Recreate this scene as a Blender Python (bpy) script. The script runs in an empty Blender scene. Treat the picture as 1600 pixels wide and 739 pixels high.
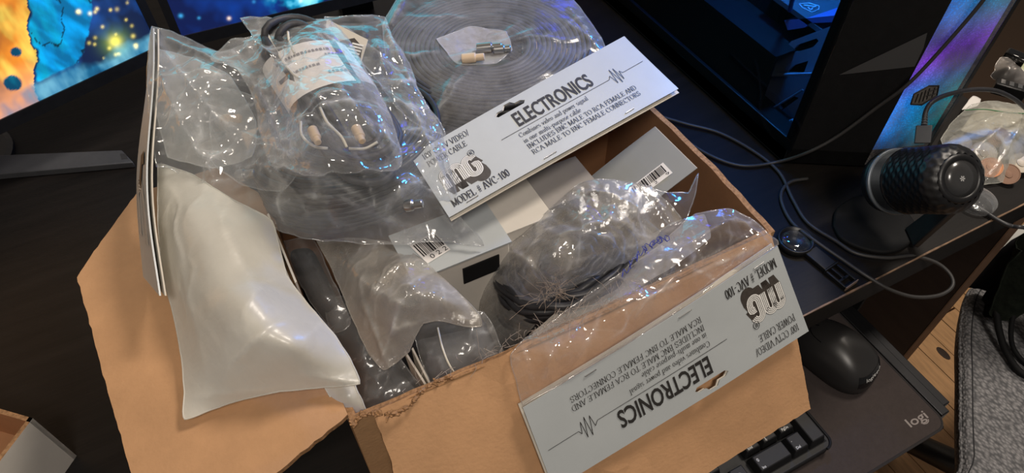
import bpy, math, random
import numpy as np
from mathutils import Vector, Matrix
from mathutils.geometry import delaunay_2d_cdt
random.seed(7)
R = math.radians
scn = bpy.context.scene
COL = scn.collection

# ------------------------------------------------------------------ camera, world, lights, exposure
YAW, PITCH, FPX = R(27.5), R(50), 1100.0
CAM = np.array([0, 0, .5])
cr = np.array([math.cos(YAW), -math.sin(YAW), 0])
cf = np.array([math.sin(YAW)*math.cos(PITCH), math.cos(YAW)*math.cos(PITCH), -math.sin(PITCH)])
cu = np.cross(cr, cf)
cd = bpy.data.cameras.new('camera')
cam = bpy.data.objects.new('camera', cd)
COL.objects.link(cam)
M = Matrix.Identity(4)
for i in range(3):
    M[i][0], M[i][1], M[i][2], M[i][3] = cr[i], cu[i], -cf[i], CAM[i]
cam.matrix_world = M
cd.sensor_fit = 'HORIZONTAL'
cd.sensor_width = 36
cd.lens = FPX*36/1600
cd.clip_start = .01
scn.camera = cam

w = bpy.data.worlds.new('world')
scn.world = w
w.use_nodes = True
w.node_tree.nodes['Background'].inputs[0].default_value = (.95, .9, .85, 1)
w.node_tree.nodes['Background'].inputs[1].default_value = .10
scn.view_settings.view_transform = 'Standard'
scn.view_settings.look = 'None'
scn.view_settings.exposure = 0.08
scn.view_settings.gamma = 1
scn.cycles.transparent_max_bounces = 32
scn.cycles.max_bounces = 8


def area(name, loc, target, size, power, col):
    l = bpy.data.lights.new(name, 'AREA')
    l.shape = 'DISK'
    l.size = size
    l.energy = power
    l.color = col
    o = bpy.data.objects.new(name, l)
    COL.objects.link(o)
    o.location = loc
    o.rotation_euler = (Vector(target)-Vector(loc)).to_track_quat('-Z', 'Y').to_euler()
    return o


area('ceiling_lamp_light', (1.15, .42, 1.75), (.3, .2, 0), .40, 21, (1, .89, .77))
area('front_fill_light', (-.15, -.75, 1.8), (.15, .2, 0), .45, 16, (1, .91, .81))  # fill light added on the camera side to brighten the front flap


# ------------------------------------------------------------------ projection helpers (pixel of the photo + height -> point in the room)
def ray(px, py):
    return cf+(px-800)/FPX*cr-(py-369.5)/FPX*cu


def P(px, py, z):
    d = ray(px, py)
    return CAM+d*(z-CAM[2])/d[2]


def PP(px, py, p0, n):
    d = ray(px, py)
    n = np.array(n, float)
    return CAM+d*((np.array(p0)-CAM) @ n)/(d @ n)


# ------------------------------------------------------------------ object helpers
def mk(name, V, F, mat, parent=None, smooth=False, mats=None, fmat=None):
    me = bpy.data.meshes.new(name)
    V = np.asarray(V, float).reshape(-1, 3)
    o = bpy.data.objects.new(name, me)
    COL.objects.link(o)
    off = np.zeros(3)
    if parent is not None:
        o.parent = parent
        q = parent
        while q:
            off += np.array(q.location)
            q = q.parent
        V = V-off
    me.from_pydata(V.tolist(), [], [tuple(int(i) for i in f) for f in F])
    for m in (mats or [mat]):
        me.materials.append(m)
    if fmat is not None:
        me.polygons.foreach_set('material_index', np.asarray(fmat, dtype=np.int32))
    if smooth:
        me.polygons.foreach_set('use_smooth', [True]*len(me.polygons))
    me.update()
    return o


def thing(name, label, cat, loc, group=None):
    o = bpy.data.objects.new(name, None)
    COL.objects.link(o)
    o.empty_display_size = .01
    o.location = tuple(float(x) for x in loc)
    return tag(o, label, cat, group)


def tag(o, label, cat, group=None):
    o['label'] = label
    o['category'] = cat
    if group:
        o['group'] = group
    return o


def bevel(o, wd=.001, seg=2, ang=40):
    m = o.modifiers.new('bevel', 'BEVEL')
    m.width = wd
    m.segments = seg
    m.limit_method = 'ANGLE'
    m.angle_limit = R(ang)
    for p in o.data.polygons:
        p.use_smooth = True
    try:
        o.data.set_sharp_from_angle(angle=R(ang))
    except Exception:
        pass
    return o


def subsurf(o, n=1):
    m = o.modifiers.new('subsurf', 'SUBSURF')
    m.levels = n
    m.render_levels = n
    return o


def bm_fix(o_):
    import bmesh
    bm = bmesh.new()
    bm.from_mesh(o_.data)
    bmesh.ops.recalc_face_normals(bm, faces=bm.faces)
    bm.to_mesh(o_.data)
    bm.free()


class MB:
    def __init__(s):
        s.V, s.F, s.m = [], [], []

    def add(s, V, F, mi=0):
        b = len(s.V)
        s.V += [tuple(map(float, v)) for v in V]
        s.F += [tuple(int(i)+b for i in f) for f in F]
        s.m += [mi]*len(F)
        return s

    def box(s, a, b, mi=0, T=None):
        x0, y0, z0 = a
        x1, y1, z1 = b
        V = [(x0, y0, z0), (x1, y0, z0), (x1, y1, z0), (x0, y1, z0), (x0, y0, z1), (x1, y0, z1), (x1, y1, z1), (x0, y1, z1)]
        if T is not None:
            V = [tuple(T @ Vector(v)) for v in V]
        return s.add(V, [(0, 3, 2, 1), (4, 5, 6, 7), (0, 1, 5, 4), (1, 2, 6, 5), (2, 3, 7, 6), (3, 0, 4, 7)], mi)

    def hexa(s, V, mi=0):
        return s.add(V, [(0, 3, 2, 1), (4, 5, 6, 7), (0, 1, 5, 4), (1, 2, 6, 5), (2, 3, 7, 6), (3, 0, 4, 7)], mi)

    def prism(s, poly, z0, z1, mi=0, T=None):
        n = len(poly)
        ar = sum(poly[i][0]*poly[(i+1) % n][1]-poly[(i+1) % n][0]*poly[i][1] for i in range(n))
        if ar < 0:
            poly = poly[::-1]
        V = [(p[0], p[1], z0) for p in poly]+[(p[0], p[1], z1) for p in poly]
        if T is not None:
            V = [tuple(T @ Vector(v)) for v in V]
        F = [tuple(range(n))[::-1], tuple(range(n, 2*n))]+[(i, (i+1) % n, n+(i+1) % n, n+i) for i in range(n)]
        return s.add(V, F, mi)

    def tube(s, pts, r, n=8, mi=0, caps=True):
        pts = np.asarray(pts, float)
        k = len(pts)
        rr = np.full(k, r) if np.isscalar(r) else np.asarray(r)
        t = np.gradient(pts, axis=0)
        t /= np.linalg.norm(t, axis=1)[:, None]+1e-12
        a = np.array([0, 0, 1.]) if abs(t[0][2]) < .9 else np.array([1., 0, 0])
        V = []
        for i in range(k):
            a = a-t[i]*(a @ t[i])
            a /= np.linalg.norm(a)+1e-12
            b = np.cross(t[i], a)
            for j in range(n):
                q = 2*math.pi*j/n
                V.append(pts[i]+rr[i]*(a*math.cos(q)+b*math.sin(q)))
        F = [(i*n+j, i*n+(j+1) % n, (i+1)*n+(j+1) % n, (i+1)*n+j) for i in range(k-1) for j in range(n)]
        if caps:
            F += [tuple(range(n))[::-1], tuple(range((k-1)*n, k*n))]
        return s.add(V, F, mi)

    def lathe(s, prof, T=None, n=32, mi=0):
        """prof: (radius, height) from bottom to top, about local z"""
        V = [(r_*math.cos(2*math.pi*j/n), r_*math.sin(2*math.pi*j/n), h) for r_, h in prof for j in range(n)]
        if T is not None:
            V = [tuple(T @ Vector(v)) for v in V]
        k = len(prof)
        F = [(i*n+j, i*n+(j+1) % n, (i+1)*n+(j+1) % n, (i+1)*n+j) for i in range(k-1) for j in range(n)]
        F += [tuple(range(n))[::-1], tuple(range((k-1)*n, k*n))]
        return s.add(V, F, mi)

    def build(s, name, mat, parent=None, smooth=False, mats=None):
        return mk(name, s.V, s.F, mat, parent, smooth, mats, s.m if mats else None)


def spline(pts, n=12):
    """Catmull-Rom through 3D points"""
    p = np.asarray(pts, float)
    p = np.vstack([2*p[0]-p[1], p, 2*p[-1]-p[-2]])
    out = []
    for i in range(1, len(p)-2):
        for t in np.linspace(0, 1, n, endpoint=False):
            out.append(.5*((2*p[i])+(-p[i-1]+p[i+1])*t+(2*p[i-1]-5*p[i]+4*p[i+1]-p[i+2])*t*t+(-p[i-1]+3*p[i]-3*p[i+1]+p[i+2])*t**3))
    out.append(p[-2])
    return np.array(out)


def frame(origin, zdir, xhint=(1, 0, 0)):
    z = Vector(zdir).normalized()
    x = Vector(xhint)
    x = (x-z*x.dot(z)).normalized()
    y = z.cross(x)
    Mx = Matrix((x, y, z)).transposed().to_4x4()
    Mx.translation = Vector([float(c) for c in origin])
    return Mx


# ------------------------------------------------------------------ numpy noise
_rng = np.random.default_rng(11)
_G = _rng.normal(size=(256, 2))
_G /= np.linalg.norm(_G, axis=1)[:, None]
_PM = np.concatenate([_rng.permutation(256)]*3)


def gn(x, y, seed=0):
    x = np.asarray(x)+seed*17.31
    y = np.asarray(y)+seed*9.77
    xi, yi = np.floor(x).astype(int), np.floor(y).astype(int)
    xf, yf = x-xi, y-yi
    u_, v_ = xf*xf*xf*(xf*(xf*6-15)+10), yf*yf*yf*(yf*(yf*6-15)+10)

    def g(i, j, a, b):
        h = _PM[_PM[(xi+i) & 255]+((yi+j) & 255)] & 255
        return _G[h, 0]*a+_G[h, 1]*b
    n0 = g(0, 0, xf, yf)*(1-u_)+g(1, 0, xf-1, yf)*u_
    n1 = g(0, 1, xf, yf-1)*(1-u_)+g(1, 1, xf-1, yf-1)*u_
    return (n0*(1-v_)+n1*v_)*1.5


def crumple(u_, v_, seed, ang=0.3, full=False):
    """creased plastic film: flat facets between straight sharp folds that come and go"""
    tot = 0
    cre = 0
    for k, (f, a) in enumerate(((.55, .75), (.8, .62), (1.15, .46), (1.7, .32), (2.6, .20), (4.2, .10))):
        q = ang+(k*1.25+seed*.7+.5*math.sin(seed+k))
        x = (u_*math.cos(q)+v_*math.sin(q))*f+.42*gn(u_*.55+k, v_*.55, seed+k)+.13*gn(u_*1.7, v_*1.7+k, seed+20+k)
        tri_ = np.abs(2*(x+.37*k-np.floor(x+.37*k))-1)*2-1
        m_ = np.clip(.55+1.1*gn(u_*.8+5*k, v_*.8, seed+50+k), 0, 1.2)
        tot = tot+a*tri_*m_
        fr_ = x+.37*k-np.floor(x+.37*k)
        dk_ = np.minimum(np.minimum(fr_, 1-fr_), np.abs(fr_-.5))/f
        cre = cre+(1.1*a if k < 4 else 0)*np.clip(m_*2.2-1.0, 0, 1)*np.exp(-(dk_/.016)**1.2)
    if full:
        return tot*.62, cre
    return tot*.62


# ------------------------------------------------------------------ materials
def nodes(name):
    m = bpy.data.materials.new(name)
    m.use_nodes = True
    nt = m.node_tree
    return m, nt, nt.nodes, nt.links


def pmat(name, col, rough=.5, metal=0, var=0, vs=60, bump=0, bs=300, stretch=None, col2=None, spec=.5, emis=None, es=0, sheen=0, coat=0):
    m, nt, N, L = nodes(name)
    b = N['Principled BSDF']
    b.inputs['Roughness'].default_value = rough
    b.inputs['Metallic'].default_value = metal
    b.inputs['Specular IOR Level'].default_value = spec
    b.inputs['Base Color'].default_value = (*col, 1)
    if coat:
        b.inputs['Coat Weight'].default_value = coat
    if sheen:
        b.inputs['Sheen Weight'].default_value = sheen
    if emis:
        b.inputs['Emission Color'].default_value = (*emis, 1)
        b.inputs['Emission Strength'].default_value = es
    if var or bump:
        tc = N.new('ShaderNodeTexCoord')
        mp = N.new('ShaderNodeMapping')
        L.new(tc.outputs['Object'], mp.inputs[0])
        if stretch:
            mp.inputs['Scale'].default_value = stretch
    if var:
        n1 = N.new('ShaderNodeTexNoise')
        n1.inputs['Scale'].default_value = vs
        n1.inputs['Detail'].default_value = 8
        n1.inputs['Roughness'].default_value = .65
        L.new(mp.outputs[0], n1.inputs['Vector'])
        rp = N.new('ShaderNodeValToRGB')
        c2 = col2 or tuple(c*(1-var) for c in col)
        rp.color_ramp.elements[0].position = .3
        rp.color_ramp.elements[1].position = .7
        rp.color_ramp.elements[0].color = (*c2, 1)
        rp.color_ramp.elements[1].color = (*[min(1, c*(1+var*.4)) for c in col], 1)
        L.new(n1.outputs['Fac'], rp.inputs[0])
        L.new(rp.outputs[0], b.inputs['Base Color'])
    if bump:
        n2 = N.new('ShaderNodeTexNoise')
        n2.inputs['Scale'].default_value = bs
        n2.inputs['Detail'].default_value = 4
        L.new(mp.outputs[0], n2.inputs['Vector'])
        bp = N.new('ShaderNodeBump')
        bp.inputs['Strength'].default_value = bump
        bp.inputs['Distance'].default_value = .001
        L.new(n2.outputs['Fac'], bp.inputs['Height'])
        L.new(bp.outputs[0], b.inputs['Normal'])
    return m


def film_mat(name, haze=.08, hn=.12, edge=.35, rough=.12, col=(.86, .88, .9), dust=0, dcol=(.45, .4, .34), gl=.08, gedge=.6, bump=.55, ns=60, tint=.97, white=.42):
    """thin clear plastic: see-through film + milky scatter + gloss, more of both at grazing angles"""
    m, nt, N, L = nodes(name)
    out = N['Material Output']
    N.remove(N['Principled BSDF'])
    tc = N.new('ShaderNodeTexCoord')

    def noise(sc, det=6, ro=.6):
        n_ = N.new('ShaderNodeTexNoise')
        n_.inputs['Scale'].default_value = sc
        n_.inputs['Detail'].default_value = det
        n_.inputs['Roughness'].default_value = ro
        L.new(tc.outputs['Object'], n_.inputs['Vector'])
        return n_.outputs['Fac']

    def mth(op, a, b=None, c=None, clamp=False):
        q = N.new('ShaderNodeMath')
        q.operation = op
        q.use_clamp = clamp
        for i, v in enumerate((a, b, c)):
            if v is None:
                continue
            if isinstance(v, (int, float)):
                q.inputs[i].default_value = v
            else:
                L.new(v, q.inputs[i])
        return q.outputs[0]
    bp = N.new('ShaderNodeBump')
    bp.inputs['Strength'].default_value = bump
    bp.inputs['Distance'].default_value = .004
    L.new(mth('ABSOLUTE', mth('SUBTRACT', noise(ns*1.6, 4, .5), .5)), bp.inputs['Height'])
    lw = N.new('ShaderNodeLayerWeight')
    lw.inputs['Blend'].default_value = .5
    L.new(bp.outputs[0], lw.inputs['Normal'])
    fac = lw.outputs['Facing']
    f3 = mth('POWER', fac, 2.2)
    cl = mth('MULTIPLY_ADD', noise(ns, 5), 2.4, -.75, True)
    hz = mth('MULTIPLY_ADD', cl, hn, haze)
    hz = mth('MULTIPLY_ADD', f3, edge, hz, True)
    at = N.new('ShaderNodeAttribute')
    at.attribute_name = 'crease'
    brk = mth('MULTIPLY_ADD', noise(90, 2), 3.0, -1.0, True)
    hz = mth('MULTIPLY_ADD', mth('MULTIPLY', at.outputs['Fac'], brk), white, hz, True)
    tr = N.new('ShaderNodeBsdfTransparent')
    tr.inputs[0].default_value = (tint, tint, tint, 1)
    df = N.new('ShaderNodeBsdfDiffuse')
    tl = N.new('ShaderNodeBsdfTranslucent')
    for s in (df, tl):
        s.inputs[0].default_value = (*col, 1)
        L.new(bp.outputs[0], s.inputs['Normal'])
    mx = N.new('ShaderNodeMixShader')
    mx.inputs[0].default_value = .30
    L.new(df.outputs[0], mx.inputs[1])
    L.new(tl.outputs[0], mx.inputs[2])
    m1 = N.new('ShaderNodeMixShader')
    L.new(hz, m1.inputs[0])
    L.new(tr.outputs[0], m1.inputs[1])
    L.new(mx.outputs[0], m1.inputs[2])
    cur = m1
    if dust:
        dd = N.new('ShaderNodeBsdfDiffuse')
        dd.inputs[0].default_value = (*dcol, 1)
        fine = mth('MULTIPLY_ADD', noise(900, 3, .8), 3.4, -1.3, True)
        blot = mth('MULTIPLY_ADD', noise(38, 5, .6), 3.2, -1.15, True)
        df_ = mth('MULTIPLY', mth('MULTIPLY_ADD', fine, .6, .4), mth('MULTIPLY', blot, dust), None, True)
        m3 = N.new('ShaderNodeMixShader')
        L.new(df_, m3.inputs[0])
        L.new(cur.outputs[0], m3.inputs[1])
        L.new(dd.outputs[0], m3.inputs[2])
        cur = m3
    g = N.new('ShaderNodeBsdfGlossy')
    g.inputs['Roughness'].default_value = rough
    L.new(bp.outputs[0], g.inputs['Normal'])
    gf = mth('MULTIPLY_ADD', mth('POWER', fac, 4.0), gedge, gl, True)
    m2 = N.new('ShaderNodeMixShader')
    L.new(gf, m2.inputs[0])
    L.new(cur.outputs[0], m2.inputs[1])
    L.new(g.outputs[0], m2.inputs[2])
    L.new(m2.outputs[0], out.inputs[0])
    return m


def emit_attr(name, strength):
    m, nt, N, L = nodes(name)
    b = N['Principled BSDF']
    at = N.new('ShaderNodeAttribute')
    at.attribute_name = 'Col'
    b.inputs['Base Color'].default_value = (.01, .01, .01, 1)
    b.inputs['Roughness'].default_value = .35
    L.new(at.outputs['Color'], b.inputs['Emission Color'])
    b.inputs['Emission Strength'].default_value = strength
    return m


MT = {}
MT['cardboard'] = pmat('cardboard', (.51, .30, .153), .85, var=.24, vs=18, bump=.35, bs=500, spec=.2)
MT['cardboard_in'] = pmat('cardboard_inside', (.42, .215, .105), .85, var=.15, vs=30, bump=.12, bs=500, spec=.2)
MT['kraft_edge'] = pmat('torn_kraft', (.36, .20, .10), .95, var=.5, vs=400, bump=.6, bs=700, spec=.1)
MT['white_board'] = pmat('white_board', (.62, .58, .52), .7, var=.06, vs=40)
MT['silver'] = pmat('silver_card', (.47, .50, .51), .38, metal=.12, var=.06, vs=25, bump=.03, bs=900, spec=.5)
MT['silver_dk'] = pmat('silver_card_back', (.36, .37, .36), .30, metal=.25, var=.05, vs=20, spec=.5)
MT['cream'] = pmat('cream_card', (.62, .57, .49), .7, var=.08, vs=80)
MT['ink'] = pmat('dark_ink', (.02, .018, .017), .6)
MT['ink_brown'] = pmat('brown_ink', (.055, .045, .038), .5, var=.3, vs=400)
MT['ink_white'] = pmat('white_ink', (.75, .74, .71), .5)
MT['cable'] = pmat('black_pvc', (.030, .030, .034), .42, var=.3, vs=70, spec=.5, bump=.1, bs=400)
MT['cable_grey'] = pmat('dusty_pvc', (.060, .060, .068), .55, var=.45, vs=50, col2=(.025, .025, .028), bump=.15, bs=500)
MT['black'] = pmat('black_plastic', (.009, .009, .010), .38, var=.3, vs=120, bump=.05, bs=900)
MT['black_gloss'] = pmat('gloss_black', (.006, .006, .007), .1)
MT['black_matt'] = pmat('matt_black', (.0065, .0065, .007), .75, spec=.25, var=.3, vs=90, bump=.1, bs=800)
MT['desk'] = pmat('espresso_wood', (.009, .007, .006), .58, spec=.25, var=.55, vs=9, stretch=(1, 9, 9), bump=.15, bs=60)
MT['desk_edge'] = pmat('worn_edge', (.25, .15, .085), .7, var=.8, vs=30, col2=(.05, .03, .02), stretch=(2, 1, 1))
MT['steel'] = pmat('brushed_metal', (.5, .5, .5), .3, metal=1)
MT['graphite'] = pmat('graphite_plastic', (.060, .062, .068), .5, var=.2, vs=60)
MT['paper'] = pmat('label_paper', (.82, .79, .76), .75, var=.06, vs=60)
MT['whitewire'] = pmat('white_wire', (.72, .68, .58), .45)
MT['beige'] = pmat('beige_connector', (.68, .52, .36), .45)
MT['pad'] = pmat('mouse_pad_cloth', (.050, .040, .038), .9, var=.12, vs=200, bump=.25, bs=1500, spec=.15)
MT['pad_edge'] = pmat('pad_stitch', (.02, .017, .018), .9, bump=.5, bs=900)
MT['key'] = pmat('key_plastic', (.012, .012, .013), .55, spec=.25, var=.15, vs=300, bump=.05, bs=1500)
MT['legend'] = pmat('key_legend', (.55, .55, .54), .6)
MT['logo_grey'] = pmat('grey_print', (.23, .20, .19), .7)
MT['film'] = film_mat('clear_film', .03, .13, .30, .08, ns=20, bump=.3, col=(.93, .95, .96))
MT['film_b'] = film_mat('clear_film_small', .035, .15, .32, .08, ns=24, bump=.3, col=(.93, .95, .96))
MT['film_c'] = film_mat('dusty_film', .03, .10, .22, .18, gl=.05, bump=.15, dust=.26, dcol=(.42, .40, .40))
MT['film_e'] = film_mat('dusty_crumpled_film', .035, .18, .38, .09, dust=.55, dcol=(.36, .31, .25), ns=30, bump=.35, col=(.93, .93, .92))
MT['film_d'] = film_mat('front_bag_film', .10, .14, .30, .10, ns=50)
MT['film_milk'] = film_mat('milky_film', .78, .10, .20, .34, white=.2, col=(.80, .78, .71), gl=.07, gedge=.35, ns=30, bump=.25)
MT['film_g'] = film_mat('half_milky_film', .14, .24, .45, .12, col=(.84, .82, .78), dust=.8, dcol=(.40, .36, .31), ns=24, bump=.35)
MT['film_dk'] = film_mat('thin_film_on_black', .05, .12, .40, .14, gl=.05, dust=.30, dcol=(.24, .21, .18), ns=30, bump=.3)
MT['zip'] = film_mat('zip_bag_film', .22, .25, .45, .1, col=(.86, .86, .78), ns=60)
MT['glass'] = film_mat('tinted_glass', .0, .0, .0, .03, gl=.035, gedge=.5, bump=0, tint=.62)
MT['floor'] = pmat('pine_plank', (.66, .38, .18), .4, var=.28, vs=14, stretch=(9, 1, 1), bump=.05, bs=40)
MT['gap'] = pmat('subfloor', (.06, .035, .02), .9)
MT['plaster'] = pmat('plaster', (.5, .47, .43), .9, var=.05)

# ------------------------------------------------------------------ room shell
s_ = MB().box((-1.6, -1.9, -.78), (2.4, 1.2, -.742))
fl = s_.build('floor', MT['gap'])
fl['kind'] = 'structure'
y0 = None
for i in range(30):
    x = .30+i*.048
    if x > 1.75:
        break
    for (a, b) in ((-1.2, .31+.4*((i*7) % 3)/3), (.314+.4*((i*7) % 3)/3, 1.15)):
        o = MB().box((x+.0008, a, -.742), (x+.0472, b, -.73+random.uniform(-.0003, .0003))).build('plank', MT['floor'], fl)
kn = MB()
c = P(1474, 552, -.7295)
kn.lathe([(.010, -.0006), (.010, .0004), (.006, .0006)], Matrix.Translation(Vector(c)) @ Matrix.Diagonal((.8, 1.6, 1, 1)), 14)
kn.build('knot', pmat('knot', (.035, .018, .01), .5), fl)
for nm, a, b in (('wall_back', (-1.6, 1.2, -.78), (2.4, 1.26, 1.9)), ('wall_left', (-1.66, -1.9, -.78), (-1.6, 1.2, 1.9)), ('ceiling', (-1.66, -1.9, 1.9), (2.4, 1.26, 1.95))):
    o = MB().box(a, b).build(nm, MT['plaster'])
    o['kind'] = 'structure'

# ------------------------------------------------------------------ desk
DX0, DX1, DY0, DY1 = -.62, .735, .18, 1.19
dk = thing('desk', 'dark espresso wooden desk with a worn tan front edge under the cardboard box', 'desk', (0, .5, -.73))
bevel(MB().box((DX0, DY0, -.034), (DX1, DY1, 0)).build('desk_top', MT['desk'], dk), .0012, 2)
e = MB()
xs = np.linspace(DX0, DX1, 160)
V = []
for x in xs:
    q = .0009+.0009*abs(float(gn(x*22, 3)))
    V += [(x, DY0-.0003, -q*1.1), (x, DY0+q, .0003), (x, DY0-.0003, .0003)]
F = []
for i in range(len(xs)-1):
    a, b = i*3, i*3+3
    F += [(a, a+2, b+2, b), (a+2, a+1, b+1, b+2)]
e.add(V, F)
e.build('worn_edge', MT['desk_edge'], dk)['label'] = 'chipped tan line along the front edge'
pan = MB().box((.70, .19, -.73), (.72, .84, -.034))
bevel(pan.build('side_panel', pmat('dark_panel', (.03, .02, .017), .5, var=.3, vs=12, stretch=(1, 1, 6)), dk), .001)
pan = MB().box((-.60, .19, -.73), (-.58, .84, -.034))
pan.build('side_panel', MT['desk'], dk)
MB().box((-.58, .83, -.5), (.70, .845, -.034)).build('back_panel', MT['desk'], dk)
MB().box((.699, .1885, -.73), (.721, .1899, -.036)).build('edge_band', pmat('worn_band', (.20, .115, .07), .6, var=.3, vs=30), dk)
# keyboard tray
TZ = -.112
tr = MB().box((-.35, .0665, TZ-.010), (.487, .40, TZ))
bevel(tr.build('keyboard_tray', MT['black_matt'], dk), .002)
rl = MB().box((.490, .075, TZ-.02), (.500, .42, TZ+.004)).box((.500, .082, TZ-.012), (.511, .42, TZ+.000))
bevel(rl.build('tray_rail', pmat('rail_metal', (.02, .02, .022), .3, metal=.6), dk), .001)
for x in (-.352, .5115):
    MB().box((x-.002, .2, TZ-.016), (x+.002, .40, -.034)).build('tray_bracket', MT['black_matt'], dk)

# ------------------------------------------------------------------ 2D triangulation and sheets
def inside(pts, poly):
    x, y = pts[:, 0], pts[:, 1]
    res = np.zeros(len(pts), bool)
    n = len(poly)
    for i in range(n):
        x0, y0 = poly[i]
        x1, y1 = poly[(i+1) % n]
        c_ = ((y0 > y) != (y1 > y))
        with np.errstate(divide='ignore', invalid='ignore'):
            xx = (x1-x0)*(y-y0)/(y1-y0+1e-15)+x0
        res ^= c_ & (x < xx)
    return res


def tri2d(outer, holes=(), inner=()):
    vs = [Vector(p) for p in outer]
    edges = [(i, (i+1) % len(outer)) for i in range(len(outer))]
    for h in holes:
        b = len(vs)
        vs += [Vector(p) for p in h]
        edges += [(b+i, b+(i+1) % len(h)) for i in range(len(h))]
    vs += [Vector(p) for p in inner]
    r_ = delaunay_2d_cdt(vs, edges, [], 1, 1e-7)
    V = np.array([tuple(v) for v in r_[0]])
    F = []
    for f in r_[2]:
        c_ = V[list(f)].mean(axis=0)[None]
        if inside(c_, outer)[0] and not any(inside(c_, h)[0] for h in holes):
            F.append(tuple(f))
    return V, F


def boundary(F):
    cnt = {}
    for f in F:
        n = len(f)
        for i in range(n):
            a, b = f[i], f[(i+1) % n]
            if (b, a) in cnt:
                cnt[(b, a)] += 1
            else:
                cnt[(a, b)] = 1
    return [e_ for e_, c_ in cnt.items() if c_ == 1]


def solid(V2, F, fn, th, mb=None, mi=0):
    """2D mesh -> 3D sheet with thickness; fn(u,v,h) gives the point h above the sheet"""
    n = len(V2)
    top = [fn(u_, v_, 0) for u_, v_ in V2]
    bot = [fn(u_, v_, -th) for u_, v_ in V2]
    FF = [tuple(f) for f in F]+[tuple(i+n for i in f[::-1]) for f in F]
    FF += [(b, a, a+n, b+n) for a, b in boundary(F)]
    mb = mb or MB()
    return mb.add(top+bot, FF, mi)


def densify(poly, step):
    out = []
    n = len(poly)
    for i in range(n):
        a, b = np.array(poly[i], float), np.array(poly[(i+1) % n], float)
        k = max(1, int(np.linalg.norm(b-a)/step))
        for j in range(k):
            out.append(a+(b-a)*j/k)
    return out


def grid_pts(outer, step):
    o = np.array(outer)
    a, b = o.min(0), o.max(0)
    g = np.array([(x, y) for x in np.arange(a[0]+step/2, b[0], step) for y in np.arange(a[1]+step/2, b[1], step)])
    if len(g) == 0:
        return []
    g = g+np.random.default_rng(3).uniform(-.15, .15, g.shape)*step
    g = g[inside(g, outer)]
    # keep clear of the outline
    q = np.array(densify(outer, step*.4))
    d = np.min(np.linalg.norm(g[:, None]-q[None], axis=2), axis=1)
    return list(g[d > step*.45])


# ------------------------------------------------------------------ cardboard box
BX, BY0, BY1, BH, BT = .282, .18, .362, .16, .0042
box = thing('cardboard_box', 'open brown corrugated cardboard box full of bagged cables on the dark desk', 'box', (BX/2, (BY0+BY1)/2, 0))


def wall(name, a, b, inward):
    """corrugated wall from a to b (xy) with a slightly wavy worn rim; inner face a little redder"""
    a, b, inward = np.array(a), np.array(b), np.array(inward)
    L_ = np.linalg.norm(b-a)
    n = 40
    mb = MB()
    V, F, fm = [], [], []
    for i in range(n+1):
        t = i/n
        p = a+(b-a)*t
        bow = .003*math.sin(math.pi*t)
        for k, h in enumerate((0, .05, .10, .14, BH)):
            hh = h+(.0012*float(gn(t*L_*60, 1.7, 5)) if k == 4 else 0)
            q = p+inward*(-bow*h/BH)
            V.append((*q, hh))
            V.append((*(q+inward*BT), hh))
    m = 10
    for i in range(n):
        for k in range(4):
            o0 = i*m+k*2
            F.append((o0, o0+m, o0+m+2, o0+2))
            fm.append(0)
            F.append((o0+1, o0+3, o0+m+3, o0+m+1))
            fm.append(1)
        F.append((i*m+8, i*m+m+8, i*m+m+9, i*m+9))
        fm.append(2)
    mb.V, mb.F, mb.m = V, F, fm
    return mb.build(name, None, box, mats=[MT['cardboard'], MT['cardboard_in'], MT['kraft_edge']])


wall('box_wall', (0, BY0), (BX, BY0), (0, 1))
wall('box_wall', (BX, BY0), (BX, BY1), (-1, 0))
wall('box_wall', (BX, BY1), (0, BY1), (0, -1))
wall('box_wall', (0, BY1), (0, BY0), (1, 0))
MB().box((.002, BY0+.002, .0005), (BX-.002, BY1-.002, .005)).build('box_bottom', MT['cardboard_in'], box)


def flap(name, outline, fn, step=.012, ragged=.0006, mats=None):
    pts = densify(outline, .004)
    pts = [p+np.array([float(gn(p[0]*260, p[1]*260, 3)), float(gn(p[0]*260, p[1]*260, 8))])*ragged for p in pts]
    V2, F = tri2d(pts, (), grid_pts(outline, step))
    mb = solid(V2, F, fn, BT*.8)
    n = len(F)
    mb.m = [0]*n+[1]*n+[2]*(len(mb.F)-2*n)
    o = mb.build(name, None, box, mats=mats or [MT['cardboard_in2'], MT['cardboard'], MT['kraft_edge']])
    return o


MT['cardboard_in2'] = pmat('cardboard_flap_inside', (.52, .295, .152), .8, var=.20, vs=16, bump=.30, bs=420, spec=.25)


def fn_left(u_, v_, h):
    # u: distance out from the hinge; v: y
    q = u_/.118
    return (-u_*(1-.03*q), v_, BH+.002-.004*q*q+.004*math.sin(q*3.1)*math.sin((v_-.15)*16)+h)


lf = [P(x, y, .158) for x, y in ((110, 436), (131, 510), (155, 600), (195, 739), (236, 880), (300, 838), (440, 741), (505, 688))]
flap('flap', [(.0, .184)]+[(-q[0], q[1]) for q in lf[::-1]]+[(.074, .405), (.02, .402), (.0, .362)], fn_left)


def fn_front(u_, v_, h):
    a = R(54)
    cr_ = .0022*math.exp(-((u_-(.085+v_*.45))/.010)**2)
    bend = .003*math.sin(min(v_/.132, 1)*math.pi)
    k = h+cr_+bend
    return (u_, BY0-v_*math.cos(a)-math.sin(a)*k, BH+.001-v_*math.sin(a)+math.cos(a)*k)


flap('flap', [(.012, 0.0), (.012, .03), (.006, .06), (.008, .147), (.2, .139), (.2845, .1345), (.2825, .10), (.281, .07), (.278, .0)], fn_front)


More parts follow.
